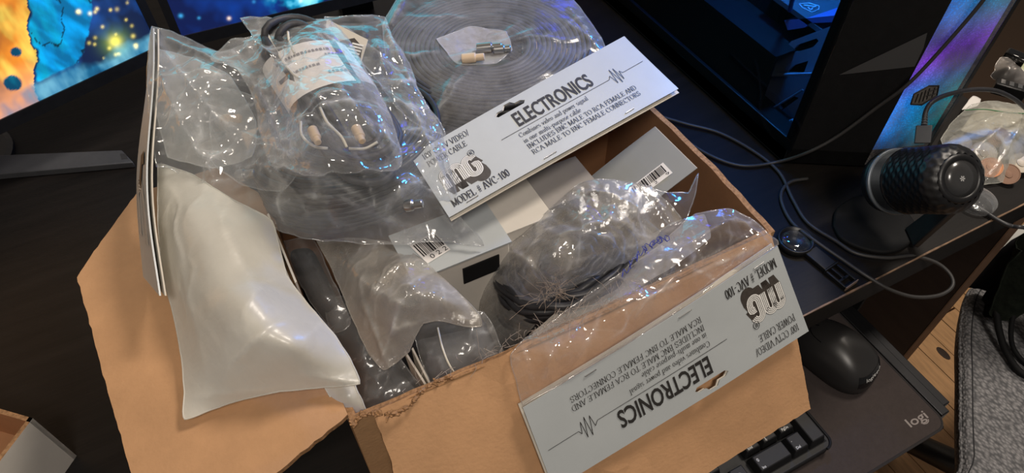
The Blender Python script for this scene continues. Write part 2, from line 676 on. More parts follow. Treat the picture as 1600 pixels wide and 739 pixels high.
flap('flap', [(.0, .190), (.095, .19), (.10, .35), (.0, .355)], lambda u_, v_, h: (BX+.0040+u_*.02+h, v_, BH-.004-u_*.995), mats=[MT['cardboard'], MT['cardboard_in2'], MT['kraft_edge']])


def fn_back(u_, v_, h):
    return (u_, BY1+.001+v_, BH+.001-.02*(v_/.1)**2-.04*v_+h)


flap('flap', [(.004, 0), (.004, .09), (.278, .09), (.278, 0)], fn_back)
# torn, crumpled fibres at the front-left corner of the rim
tn = MB()
for k in range(60):
    t = k/59
    p = np.array([.002+.055*t**1.4, .180+.004*math.sin(t*9)-.003, BH+.0015])
    L_ = .0015+.003*random.random()
    a = random.uniform(0, 6.3)
    d = np.array([math.cos(a), math.sin(a)*.5, random.uniform(-.1, .5)])
    d /= np.linalg.norm(d)
    s2 = np.cross(d, (0, 0, 1))*random.uniform(.0005, .0012)
    q = p+d*L_
    m_ = (p+q)/2+np.array([0, 0, .0008])
    tn.add([p-s2, p+s2, m_+s2*.8, q+s2*.3, q-s2*.4, m_-s2*.8, p-s2-(0, 0, .001), p+s2-(0, 0, .001), m_+s2*.8-(0, 0, .001), q+s2*.3-(0, 0, .001), q-s2*.4-(0, 0, .001), m_-s2*.8-(0, 0, .001)],
           [(0, 1, 2, 5), (5, 2, 3, 4), (11, 8, 7, 6), (10, 9, 8, 11), (0, 6, 7, 1), (1, 7, 8, 2), (2, 8, 9, 3), (3, 9, 10, 4), (4, 10, 11, 5), (5, 11, 6, 0)])
o = tn.build('torn_fibre', MT['kraft_edge'], box)
o['kind'] = 'stuff'
# short pale lint along the front rim
ln = MB()
for k in range(150):
    x = random.choice([random.gauss(.13, .03), random.uniform(.03, .2)])
    p = np.array([min(max(x, .02), .26), BY0+.002+random.uniform(-.002, .003), BH+.0015])
    pts = [p]
    d = np.array([random.gauss(0, 1), random.gauss(0, .6), abs(random.gauss(0, .7))])*.0022
    for j in range(3):
        d = d+np.array([random.gauss(0, 1), random.gauss(0, 1), random.gauss(0, 1)])*.0010
        pts.append(pts[-1]+d)
    ln.tube(pts, .00013, 3, caps=False)
o = ln.build('lint', pmat('lint', (.45, .38, .33), .95), box)
o['kind'] = 'stuff'
# ------------------------------------------------------------------ lettering
def sans(txt, off=0.0, shear=0):
    cv = bpy.data.curves.new('lettering', 'FONT')
    cv.body = txt
    cv.size = 1
    cv.offset = off
    cv.resolution_u = 3
    ob = bpy.data.objects.new('lettering', cv)
    COL.objects.link(ob)
    dg = bpy.context.evaluated_depsgraph_get()
    me = bpy.data.meshes.new_from_object(ob.evaluated_get(dg))
    V = np.array([v.co[:2] for v in me.vertices])
    F = [tuple(p.vertices) for p in me.polygons]
    bpy.data.objects.remove(ob)
    bpy.data.curves.remove(cv)
    bpy.data.meshes.remove(me)
    return V, F


def fit(V, x0, y0, wd, ht, base=None):
    """scale lettering so that it is wd wide and its capitals are ht high, baseline at y0"""
    V = V.copy()
    V[:, 0] = x0+(V[:, 0]-V[:, 0].min())/(V[:, 0].max()-V[:, 0].min())*wd
    V[:, 1] = y0+V[:, 1]*(ht/(base or .73))
    return V


def E_(cx, cy, rx, ry, a0, a1, n=12):
    return [(cx+rx*math.cos(R(a)), cy+ry*math.sin(R(a))) for a in np.linspace(a0, a1, n)]


# a small serif alphabet drawn with a broad nib: strokes, then foot/head serifs
GL = {
    'A': (.74, [[(.06, 0), (.37, 1)], [(.37, 1), (.69, 0)], [(.18, .35), (.57, .35)]], [(.06, 0), (.69, 0)]),
    'B': (.66, [[(.14, 0), (.14, 1)], [(.14, 1), (.3, 1)]+E_(.32, .76, .2, .24, 90, -90)+[(.14, .52)], [(.3, .52)]+E_(.34, .26, .24, .26, 90, -90)+[(.14, 0)]], [(.1, 0), (.1, 1)]),
    'C': (.72, [E_(.4, .5, .33, .5, 48, 312, 20), [(.63, .72), (.63, .98)]], []),
    'D': (.76, [[(.14, 0), (.14, 1)], [(.14, 1), (.3, 1)]+E_(.32, .5, .36, .5, 90, -90, 18)+[(.14, 0)]], [(.1, 0), (.1, 1)]),
    'E': (.64, [[(.14, 0), (.14, 1)], [(.06, .98), (.55, .98), (.56, .8)], [(.06, .02), (.56, .02), (.59, .2)], [(.14, .52), (.42, .52)], [(.42, .62), (.42, .42)]], []),
    'F': (.6, [[(.14, 0), (.14, 1)], [(.06, .98), (.55, .98), (.56, .8)], [(.14, .5), (.42, .5)], [(.42, .6), (.42, .4)]], [(.14, 0)]),
    'I': (.34, [[(.17, 0), (.17, 1)]], [(.17, 0), (.17, 1)]),
    'L': (.62, [[(.14, 0), (.14, 1)], [(.06, .02), (.55, .02), (.58, .24)]], [(.14, 1)]),
    'M': (.9, [[(.12, 0), (.12, 1)], [(.12, 1), (.45, .05)], [(.45, .05), (.78, 1)], [(.78, 1), (.78, 0)]], [(.1, 0), (.78, 0), (.08, 1), (.82, 1)]),
    'N': (.76, [[(.12, 0), (.12, 1)], [(.12, 1), (.64, 0)], [(.64, 0), (.64, 1)]], [(.12, 0), (.1, 1), (.64, 1)]),
    'O': (.78, [E_(.39, .5, .33, .5, 0, 360, 28)], []),
    'P': (.62, [[(.14, 0), (.14, 1)], [(.14, 1), (.3, 1)]+E_(.32, .74, .22, .26, 90, -90)+[(.14, .48)]], [(.14, 0), (.1, 1)]),
    'R': (.7, [[(.14, 0), (.14, 1)], [(.14, 1), (.3, 1)]+E_(.32, .75, .21, .25, 90, -90)+[(.14, .5)], [(.34, .5), (.62, 0)]], [(.14, 0), (.1, 1), (.64, 0)]),
    'S': (.58, [E_(.29, .75, .2, .25, 30, 250, 14)+E_(.29, .25, .22, .25, 80, -150, 14), [(.47, .74), (.47, .96)], [(.09, .04), (.09, .28)]], []),
    'T': (.68, [[(.34, 0), (.34, 1)], [(.05, .76), (.06, .98), (.62, .98), (.63, .76)]], [(.34, 0)]),
    'U': (.76, [[(.14, 1), (.14, .3)]+E_(.38, .3, .24, .3, 180, 360, 12)+[(.62, 1)]], [(.14, 1), (.62, 1)]),
    'V': (.74, [[(.06, 1), (.37, 0)], [(.37, 0), (.68, 1)]], [(.06, 1), (.68, 1)]),
    'W': (1.0, [[(.05, 1), (.28, 0)], [(.28, 0), (.5, 1)], [(.5, 1), (.72, 0)], [(.72, 0), (.95, 1)]], [(.06, 1), (.94, 1)]),
    '1': (.5, [[(.12, .84), (.27, 1), (.27, 0)]], [(.27, 0)]),
    '0': (.54, [E_(.27, .5, .21, .5, 0, 360, 24)], []),
    '#': (.62, [[(.2, 0), (.28, 1)], [(.4, 0), (.48, 1)], [(.06, .36), (.58, .36)], [(.08, .66), (.6, .66)]], []),
    '-': (.42, [[(.07, .36), (.35, .36)]], []),
    '/': (.4, [[(.02, -.1), (.36, 1.05)]], []),
    "'": (.22, [[(.12, 1.02), (.10, .74)]], []),
    '®': (.9, [E_(.45, .5, .42, .5, 0, 360, 28), [(.32, .25), (.32, .75)], [(.32, .75), (.48, .74)]+E_(.48, .63, .1, .11, 80, -90, 6)+[(.32, .5)], [(.46, .5), (.62, .25)]], []),
    'a': (.46, [E_(.2, .52, .14, .13, 150, 0, 8)+[(.34, .1), (.42, .02)], [(.34, .38)]+E_(.2, .17, .14, .17, 90, 330, 12)], []),
    'b': (.52, [[(.1, 1), (.1, .02)], E_(.27, .32, .18, .33, 150, -150, 14)], [(.07, 1)]),
    'c': (.44, [E_(.24, .32, .18, .32, 45, 315, 14)], []),
    'd': (.52, [[(.41, 1), (.41, 0)], E_(.24, .32, .18, .33, 40, 320, 14)], [(.37, 1)]),
    'e': (.46, [[(.06, .36), (.41, .36)]+E_(.24, .33, .17, .31, 5, 315, 16)], []),
    'g': (.5, [E_(.23, .42, .15, .21, 0, 360, 14), E_(.24, -.08, .19, .17, 0, 360, 14), [(.14, .24), (.12, .1), (.34, .06)]], []),
    'i': (.26, [[(.13, 0), (.13, .63)], [(.13, .86), (.13, .94)]], [(.13, 0)]),
    'l': (.26, [[(.13, 0), (.13, 1)]], [(.13, 0), (.1, 1)]),
    'm': (.78, [[(.11, 0), (.11, .63)], [(.11, .5)]+E_(.25, .45, .13, .18, 130, 0, 8)+[(.38, 0)], [(.38, .5)]+E_(.52, .45, .13, .18, 130, 0, 8)+[(.65, 0)]], [(.11, 0), (.38, 0), (.65, 0)]),
    'n': (.52, [[(.11, 0), (.11, .63)], [(.11, .5)]+E_(.25, .43, .14, .2, 130, 0, 8)+[(.39, 0)]], [(.11, 0), (.39, 0)]),
    'o': (.48, [E_(.24, .32, .18, .32, 0, 360, 18)], []),
    'p': (.52, [[(.1, -.3), (.1, .63)], E_(.27, .32, .18, .33, 150, -150, 14)], [(.1, -.3)]),
    'r': (.36, [[(.11, 0), (.11, .63)], [(.11, .46), (.2, .6), (.32, .58)]], [(.11, 0)]),
    's': (.4, [E_(.2, .48, .12, .15, 30, 250, 10)+E_(.2, .16, .14, .16, 80, -150, 10)], []),
    't': (.3, [[(.14, .85), (.14, .1), (.26, .02)], [(.02, .62), (.27, .62)]], []),
    'u': (.52, [[(.11, .63), (.11, .2)]+E_(.25, .2, .14, .2, 180, 340, 8), [(.41, .63), (.41, 0)]], []),
    'v': (.48, [[(.05, .63), (.24, 0)], [(.24, 0), (.43, .63)]], []),
    'w': (.68, [[(.04, .63), (.2, 0)], [(.2, 0), (.34, .63)], [(.34, .63), (.48, 0)], [(.48, 0), (.64, .63)]], []),
    ' ': (.3, [], []),
}


def ribbon(pts, wfun):
    p = np.asarray(pts, float)
    t = np.gradient(p, axis=0)
    t /= np.linalg.norm(t, axis=1)[:, None]+1e-12
    nrm = np.stack([-t[:, 1], t[:, 0]], 1)
    wd = np.array([wfun(q) for q in t])[:, None]
    V = np.vstack([p+nrm*wd/2, p-nrm*wd/2])
    n = len(p)
    return V, [(i, n+i, n+i+1, i+1) for i in range(n-1)]


def serif(txt, weight=.15):
    V, F = [], []
    x = 0
    nib = np.array([math.cos(R(12)), math.sin(R(12))])
    for ch in txt:
        adv, st, sf = GL.get(ch, GL[' '])
        for s in st:
            s = np.array(s)+np.array([x, 0])
            v, f = ribbon(s, lambda t: max(.055, (weight*.45 if ch == '#' else weight)*abs(t[0]*nib[1]-t[1]*nib[0])+(.05 if ch == '-' else 0)))
            F += [tuple(i+len(V) for i in q) for q in f]
            V += v.tolist()
        for (sx, sy) in sf:
            v = [(x+sx-.13, sy-.02), (x+sx+.13, sy-.02), (x+sx+.13, sy+.03), (x+sx-.13, sy+.03)]
            F.append(tuple(range(len(V), len(V)+4)))
            V += v
        x += adv+.04
    return np.array(V), F


def fat(pts, wd):
    return ribbon(pts, lambda t: wd)


def offset_line(pts, d, wd):
    p = np.asarray(pts, float)
    t = np.gradient(p, axis=0)
    t /= np.linalg.norm(t, axis=1)[:, None]
    nrm = np.stack([-t[:, 1], t[:, 0]], 1)
    return ribbon(p+nrm*d, lambda t_: wd)


class Print:
    """flat print that follows a card: collects lettering in card millimetres, then maps it on"""
    def __init__(s, fn, W, H):
        s.fn, s.W, s.H = fn, W, H
        s.V, s.F = [], []

    def add(s, VF):
        V, F = VF
        b = len(s.V)
        s.V += [tuple(v) for v in V]
        s.F += [tuple(i+b for i in f) for f in F]
        return s

    def build(s, name, mat, parent, h=.0002):
        V = [s.fn(v[0]/s.W, v[1]/s.H, h) for v in s.V]
        F = []
        for f in s.F:
            a, b, c_ = (np.array(s.V[i]) for i in f[:3])
            F.append(f if (b-a)[0]*(c_-a)[1]-(b-a)[1]*(c_-a)[0] >= 0 else f[::-1])
        return mk(name, V, F, mat, parent)


def card_map(bl, br, tl, tr, bend=None):
    bl, br, tl, tr = (np.array(q, float) for q in (bl, br, tl, tr))
    nrm = np.cross(br-bl, tl-bl)
    nrm /= np.linalg.norm(nrm)

    def fn(u_, v_, h):
        p = bl*(1-u_)*(1-v_)+br*u_*(1-v_)+tl*(1-u_)*v_+tr*u_*v_
        return tuple(p+nrm*(h+(bend(u_, v_) if bend else 0)))
    return fn


def slot_poly(W, H, cx, cy, wd, ht):
    """hang hole: a bar with a hump in the middle"""
    out = []
    x0, x1 = cx-wd/2, cx+wd/2
    out += [(x0+.002, cy-ht*.35), (x1-.002, cy-ht*.35), (x1, cy), (x1-.003, cy+ht*.35), (cx+wd*.2, cy+ht*.35), (cx+wd*.1, cy+ht*.85), (cx-wd*.1, cy+ht*.85), (cx-wd*.2, cy+ht*.35), (x0+.003, cy+ht*.35), (x0, cy)]
    return out


CW, CH = .19, .070


def header_card(parent, fn, printed=True):
    """folded silver header card: front leaf, back leaf, hang hole, print, staples"""
    W, H = CW, CH
    hole = slot_poly(W, H, W*.40, H*.885, W*.135, .0066)
    outer = [(0, 0), (W, 0), (W, H), (0, H)]
    od = densify(outer, .006)
    V2, F = tri2d(od, [hole], grid_pts(outer, .009) and [p for p in grid_pts(outer, .009) if not inside(np.array([p]), [(x*1, y*1) for x, y in slot_poly(W, H, W*.40, H*.885, W*.155, .013)])[0]])
    g = lambda u_, v_, h: fn(u_/W, v_/H, h)
    hc = solid(V2, F, g, .0005).build('header_card', MT['silver'], parent)
    # the back leaf: same outline, parted from the front by the bag film at the stapled edge
    gb = lambda u_, v_, h: fn((u_+.0010)/W, (v_-.0016*(1-v_/H))/H, h-.0009-.0026*(1-v_/H))
    solid(V2, F, gb, .0006).build('back_leaf', MT['cream'], hc)
    if not printed:
        return hc
    pr = Print(fn, W, H)
    V, F = sans('ELECTRONICS', .022)
    pr.add((fit(V, W*.385, H*.60, W*.352, H*.205), F))
    pr.add(fat([(W*.30+i*(W*.50)/10, H*.555) for i in range(11)], .0004))
    pu = [(.80, .555), (.812, .60), (.820, .46), (.829, .68), (.838, .44), (.846, .67), (.853, .47), (.860, .60), (.868, .555)]
    for a, b in zip(pu[:-1], pu[1:]):
        pr.add(fat([(W*a[0], H*a[1]), (W*b[0], H*b[1])], .00042))
    pr.add(fat([(W*.868, H*.555), (W*.92, H*.557), (W*.975, H*.56)], .0004))
    for s, x, y, wd, ht, wt in (("100' CCTV VIDEO/", .033, .845, .185, .078, .12), ('POWER CABLE', .033, .725, .155, .078, .12), ('MODEL # AVC-100', .030, .085, .222, .098, .17),
                                ('Combines video and power signal', .363, .455, .31, .062, .10), ('in one multi-purpose cable', .363, .362, .255, .062, .10),
                                ('INCLUDES BNC MALE TO RCA FEMALE AND', .363, .265, .500, .064, .11), ('RCA MALE TO BNC FEMALE CONNECTORS', .363, .170, .495, .064, .11),
                                ('®', .168, .565, .026, .085, .10)):
        V, F = serif(s, wt)
        pr.add((fit(V, W*x, H*y, W*wd, H*ht, 1.0), F))
    # the "m G" emblem: heavy rounded letters with inlines, dark block behind
    x0, y0, sc = W*.040, H*.335, H*.26
    mpath = lambda k: [(.14+.36*k, 0), (.14+.36*k, .62)]+E_(.32+.36*k, .62, .18, .22, 180, 0, 12)+[(.50+.36*k, 0)]
    gpath = E_(1.28, .62, .20, .24, 20, 180, 12)+[(1.08, .36)]+E_(1.28, .20, .20, .24, 180, 360, 14)+[(1.48, .42), (1.30, .42)]
    let = [mpath(0), mpath(1), gpath]
    let = [[(x0+px_*sc*.98, y0+py_*sc*1.05) for px_, py_ in q] for q in let]
    blk = Print(fn, W, H)
    for d in np.linspace(.06, 1, 9):
        for q in let:
            blk.add(fat([(a+d*W*.013, b-d*H*.10) for a, b in q], sc*.26))
    wh = Print(fn, W, H)
    ol = Print(fn, W, H)
    for q in let:
        qq = spline([(a, b, 0) for a, b in q], 3)[:, :2]
        ol.add(fat(qq, sc*.285))
        wh.add(fat(qq, sc*.25))
        for d in (-.066, 0, .066):
            pr.add(offset_line(qq, d*sc, sc*.018))
    blk.build('logo_block', MT['ink_brown'], hc, .00014)
    ol.build('logo_outline', MT['ink_brown'], hc, .00022)
    wh.build('logo', MT['ink_white'], hc, .00030)
    pr.build('printed_text', MT['ink'], hc, .00038)
    for u0, u1, v0 in ((.385, .435, .05), (.075, .118, .055), (.75, .79, .05)):
        a, b = np.array(fn(u0, v0, .0007)), np.array(fn(u1, v0+.004, .0007))
        MB().tube([np.array(fn(u0, v0, -.001)), a, a+(b-a)*.5, b, np.array(fn(u1, v0, -.001))], .00032, 6).build('staple', MT['steel'], hc)
    return hc


def barcode(parent, fn, x0, y0, wd, ht, W, H, digits='0 22 9'):
    rg = random.Random(5)
    st = MB()
    q = [fn(x0/W, y0/H, .0002), fn((x0+wd)/W, y0/H, .0002), fn((x0+wd)/W, (y0+ht)/H, .0002), fn(x0/W, (y0+ht)/H, .0002)]
    q2 = [fn(x0/W, y0/H, .0), fn((x0+wd)/W, y0/H, .0), fn((x0+wd)/W, (y0+ht)/H, .0), fn(x0/W, (y0+ht)/H, .0)]
    so = MB().hexa(q2+q).build('barcode_label', MT['paper'], parent)
    pr = Print(fn, W, H)
    x = x0+wd*.08
    while x < x0+wd*.90:
        b = rg.choice([.0004, .0004, .0008, .0012])
        pr.add(([(x, y0+ht*.30), (x+b, y0+ht*.30), (x+b, y0+ht*.92), (x, y0+ht*.92)], [(0, 1, 2, 3)]))
        x += b+rg.choice([.0004, .0005, .0008])
    V, F = sans(digits)
    pr.add((fit(V, x0+wd*.25, y0+ht*.06, wd*.7, ht*.20), F))
    pr.build('barcode', MT['ink'], so, .0004)
    return so


# ------------------------------------------------------------------ plastic film sheets
FN = np.array([-math.sin(YAW)*math.sin(R(22)), -math.cos(YAW)*math.sin(R(22)), math.cos(R(22))])
FU = cr
FV = np.cross(FN, FU)


def tps(pts, val, lam=1e-5):
    n = len(pts)
    d = np.linalg.norm(pts[:, None]-pts[None], axis=2)
    K = np.where(d > 0, d*d*np.log(d+1e-12), 0)+lam*np.eye(n)
    Pm = np.hstack([np.ones((n, 1)), pts])
    A = np.block([[K, Pm], [Pm.T, np.zeros((3, 3))]])
    s = np.linalg.solve(A, np.concatenate([val, np.zeros(3)]))

    def f(q):
        d_ = np.linalg.norm(q[:, None]-pts[None], axis=2)
        return np.where(d_ > 0, d_*d_*np.log(d_+1e-12), 0) @ s[:n]+s[n]+q @ s[n+1:]
    return f


def sheet_grid(poly, step):
    """quads covering a 2D polygon, rim vertices pulled onto the outline"""
    poly = np.asarray(poly)
    a, b = poly.min(0)-step, poly.max(0)+step
    nx, ny = int((b[0]-a[0])/step)+1, int((b[1]-a[1])/step)+1
    X, Y = np.meshgrid(a[0]+np.arange(nx)*step, a[1]+np.arange(ny)*step, indexing='ij')
    cen = np.stack([X[:-1, :-1]+step/2, Y[:-1, :-1]+step/2], -1).reshape(-1, 2)
    keep = inside(cen, poly).reshape(nx-1, ny-1)
    idx = np.arange(nx*ny).reshape(nx, ny)
    i, j = np.nonzero(keep)
    F = np.stack([idx[i, j], idx[i+1, j], idx[i+1, j+1], idx[i, j+1]], 1)
    used = np.unique(F)
    re = np.full(nx*ny, -1)
    re[used] = np.arange(len(used))
    F = re[F]
    V = np.stack([X.ravel(), Y.ravel()], 1)[used]
    cnt = np.zeros((nx+1, ny+1), int)
    kp = np.zeros((nx+1, ny+1), int)
    kp[1:-1, 1:-1] = 0
    kk = np.zeros((nx+1, ny+1), int)
    kk[1:nx, 1:ny] = keep
    around = kk[:-1, :-1]+kk[1:, :-1]+kk[:-1, 1:]+kk[1:, 1:]
    rim = (around.ravel()[used] < 4)
    dense = np.array(densify(poly, step*.3))
    ri = np.nonzero(rim)[0]
    d = np.linalg.norm(V[ri][:, None]-dense[None], axis=2)
    V[ri] = dense[d.argmin(1)]
    return V, F, rim


def to_uvw(p):
    p = np.asarray(p)
    return np.stack([p @ FU, p @ FV, p @ FN], -1)


def from_uvw(u_, v_, w_):
    return u_[:, None]*FU+v_[:, None]*FV+w_[:, None]*FN


def film(name, mat, parent, outline, inner=(), amp=.003, sc=.035, seed=1, step=.0017, ang=.3, folds=(), wav=.0006, lift=0, world=False, rim_amp=.5, back=True, belly=.012, ncr=0, hem=.00042):
    """a crumpled plastic sheet through outline points (pixel, pixel, height) with inner points it passes over.
    folds: (x0,y0,x1,y1,z,width,height) creases. back: adds the second layer of the bag underneath"""
    cv = (lambda q: np.array(q, float)) if world else (lambda q: P(*q))
    o3 = np.array([cv(q) for q in outline])
    o = to_uvw(o3)
    oc = spline(np.vstack([o, o[:1]]), 6)[:-1]
    # keep the corners crisp enough: mix the smoothed curve with the straight outline
    ol = np.array([o[i]+(o[(i+1) % len(o)]-o[i])*j/6 for i in range(len(o)) for j in range(6)])
    oc = .4*oc+.6*ol
    s_ = np.arange(len(oc))
    nz = np.stack([gn(oc[:, 0]*130, oc[:, 1]*130, seed), gn(oc[:, 0]*130, oc[:, 1]*130, seed+3)], -1)
    oc[:, :2] += nz*wav
    V, F, rim = sheet_grid(oc[:, :2], step)
    pts = [oc[::3]]
    if len(inner):
        pts.append(to_uvw(np.array([cv(q) for q in inner])))
    pts = np.vstack(pts)
    f = tps(pts[:, :2]*10, pts[:, 2], 2e-4)
    w0 = f(V*10)
    dist = np.min(np.linalg.norm(V[:, None]-oc[None, ::2, :2], axis=2), axis=1)
    mask = rim_amp+(1-rim_amp)*np.clip(dist/.018, 0, 1)
    cru, cre = crumple(V[:, 0]/sc, V[:, 1]/sc, seed, ang, True)
    cre = cre*min(1, amp/.004)
    w1 = w0+lift+amp*mask*cru
    for (x0, y0, x1, y1, z, wd, ht) in folds:
        a, b = to_uvw(P(x0, y0, z))[:2], to_uvw(P(x1, y1, z))[:2]
        t = np.clip(((V-a) @ (b-a))/((b-a) @ (b-a)), 0, 1)
        wob = .0012*gn(t*6, t*0+seed*.3, seed)
        dd = np.abs(np.linalg.norm(V-(a+t[:, None]*(b-a)), axis=1)+wob)
        prof = np.sin(np.pi*np.clip(t*.9+.05, 0, 1))**.5
        w1 = w1+ht*np.exp(-dd/wd)*prof
        cre = cre+.9*np.exp(-dd/.0011)*prof
    rgc = np.random.default_rng(seed)
    ext = oc[:, :2].max(0)-oc[:, :2].min(0)
    for k in range(ncr):
        a = V[rgc.integers(len(V))]
        an = ang+rgc.normal()*.9
        b = a+np.array([math.cos(an), math.sin(an)])*rgc.uniform(.15, .45)*ext.max()
        t = np.clip(((V-a) @ (b-a))/((b-a) @ (b-a)), 0, 1)
        wob = .004*gn(t*3, t*0+k*.7, seed+k % 7)
        nrm_ = (V-(a+t[:, None]*(b-a)))
        dd = np.abs((nrm_ @ np.array([-(b-a)[1], (b-a)[0]]))/np.linalg.norm(b-a)+wob)+np.where((t <= 0) | (t >= 1), 1, 0)
        cre = cre+.9*np.exp(-dd/.0009)*np.sin(np.pi*t)**.6
        w1 = w1+rgc.uniform(.0008, .0026)*np.exp(-dd/rgc.uniform(.0008, .0022))*np.sin(np.pi*t)**.6*mask
    top = from_uvw(V[:, 0], V[:, 1], w1)
    VV, FF = top, F
    if back:
        fb = tps(oc[::3, :2]*10, oc[::3, 2], 1e-3)
        wb = np.minimum(fb(V*10)-belly*np.clip(dist/.03, 0, 1)**.7, w1-.0004*np.clip(dist/.006, 0, 1))+.0012*mask*crumple(V[:, 0]/sc, V[:, 1]/sc, seed+9, ang+1)*np.clip(dist/.01, 0, 1)
        wb = np.where(rim, w1, wb)
        bot = from_uvw(V[:, 0], V[:, 1], wb)
        VV = np.vstack([top, bot])
        FF = np.vstack([F, F[:, ::-1]+len(V)])
    if hem:
        ri = np.nonzero(rim)[0]
        k = np.linalg.norm(oc[:, None, :2]-V[ri][None], axis=2).argmin(1)
        ring = top[ri[k]]
        ring = ring[np.concatenate([[True], np.linalg.norm(np.diff(ring, axis=0), axis=1) > 1e-5])]
        hm = MB().tube(np.vstack([ring, ring[:1]]), hem, 5, caps=False)
        FF = [tuple(f) for f in FF]+[tuple(i+len(VV) for i in f) for f in hm.F]
        VV = np.vstack([VV, np.array(hm.V)])
    o_ = mk(name, VV, FF, mat, parent, smooth=True)
    at_ = o_.data.attributes.new('crease', 'FLOAT', 'POINT')
    ca_ = np.zeros(len(VV), np.float32)
    ca_[:len(top)] = np.clip(cre, 0, 1.4)
    at_.data.foreach_set('value', ca_)
    return o_


def coil_path(c_, r0, r1, turns, z0, seed, tilt=(0, 0), n=72, wob=.0006, squash=1.0):
    pts = []
    for i in range(int(turns*n)+1):
        t = i/n
        a = 2*math.pi*t
        r_ = r0+(r1-r0)*t/turns
        k = float(gn(math.cos(a)*1.5+t*1.7, math.sin(a)*1.5, seed))*wob*2
        x, y = (r_+k)*math.cos(a), (r_+k)*math.sin(a)*squash
        z = z0+float(gn(math.cos(a)*2+t*2.3, math.sin(a)*2, seed+5))*wob*1.6
        pts.append((c_[0]+x, c_[1]+y, c_[2]+z+x*tilt[0]+y*tilt[1]))
    return np.array(pts)


def coil(name, label, c_, rin, rout, height, rc, mat, seed=1, tilt=(0, 0), group='coiled cables in the box', squash=1.0, wob=.0006):
    """a flat coil of cable: layers of spiral turns of one cable"""
    t = thing(name, label, 'cable', (c_[0], c_[1], c_[2]), group)
    mb = MB()
    turns = (rout-rin)/(2.05*rc)
    L_ = max(1, int(round(height/(1.85*rc))))
    for k in range(L_):
        z = height-rc-k*1.85*rc
        if k == 0:
            mb.tube(coil_path(c_, rin, rout, turns, z, seed+k, tilt, 72, wob, squash), rc, 7)
        else:
            # lower layers: only the outer and inner turns can be seen
            mb.tube(coil_path(c_, rout-2.1*rc, rout-(.3*rc if k % 2 else 0), 1.2, z, seed+k, tilt, 56, wob, squash), rc, 6)
            mb.tube(coil_path(c_, rin, rin+2*rc, 1.0, z, seed+k, tilt, 48, wob, squash), rc, 6)
    mb.build('cable_windings', mat, t, smooth=True)
    return t


def lathe_part(name, prof, Mx, mat, parent, n=16):
    return bevel(MB().lathe(prof, Mx, n).build(name, mat, parent, smooth=True), .0003, 1, 50)


# ------------------------------------------------------------------ filling inside the box (what the upper items rest on)
def block(name, label, cat, poly, z0, z1, mat, group=None, bv=.002):
    c_ = np.mean(np.array(poly), axis=0)
    t = thing(name, label, cat, (c_[0], c_[1], z0), group)
    bevel(MB().prism([tuple(p[:2]) for p in poly], z0, z1).build('carton', mat, t), bv)
    return t


zt = .165
bs = thing('silver_carton', 'silver grey product carton with a barcode label, under the clear bag of coiled cable', 'box', (.09, .25, .0055), 'cartons in the middle of the box')
sx0, sx1, sy0, sy1 = .062, .1265, .2465, .2835
bevel(MB().box((sx0, sy0, .0055), (sx1, sy1, zt)).build('carton', MT['white_board'], bs), .0008)
fs = card_map((sx0-.0005, sy0-.0018, zt+.0004), (sx1+.0008, sy0-.0018, zt+.0004), (sx0-.0005, sy1, zt+.0010), (sx1+.0008, sy1, zt+.0010))
V2, F = tri2d(densify([(0, 0), (.066, 0), (.066, .039), (0, .039)], .01))
lid = solid(V2, F, lambda a, b, h: fs(a/.066, b/.039, h+.0012), .0012).build('lid', MT['silver'], bs)
zl = zt+.0022
fq = card_map(P(668, 412, zl), P(704, 390, zl), P(640, 384, zl), P(678, 362, zl))
barcode(bs, fq, 0, 0, .018, .0115, .018, .0115, '0 2 2')
lb = MB().box((.094, sy0-.0009, .142), (.119, sy0+.0002, .157)).build('black_sticker', MT['black_matt'], bs)
bw = thing('white_carton', 'plain white carton between the silver carton and the shaded one', 'box', (.145, .27, .0055), 'cartons in the middle of the box')
bevel(MB().box((.1278, .2545, .0055), (.1615, .2915, zt-.002)).build('carton', MT['white_board'], bw), .0008)
MB().box((.1274, .2535, zt-.002), (.1618, .2918, zt-.0008)).build('lid', MT['white_board'], bw)
bg = thing('shaded_carton', 'plain grey carton at the end of the row, shaded by the printed card', 'box', (.183, .277, .0055), 'cartons in the middle of the box')
MT['shade_grey_board'] = pmat('shade_grey_board', (.30, .28, .265), .5, var=.08, vs=30)  # shade under the printed card is put into this board colour
bevel(MB().box((.1628, .2615, .0055), (.2025, .2945, zt-.003)).build('carton', MT['shade_grey_board'], bg), .0008)
MB().box((.1625, .2605, zt-.003), (.2028, .2950, zt-.002)).build('lid', MT['shade_grey_board'], bg)

# ------------------------------------------------------------------ bag C: large coil at the back, with the printed header card in front of it
cC = np.array([*P(765, 68, .193)[:2], .1615])
cc = coil('cable_coil', 'wide dusty black cable coil lying flat behind the printed card', cC, .026, .0755, .0315, .0018, MT['cable_grey'], 3, (.0, -.02), wob=.0003)
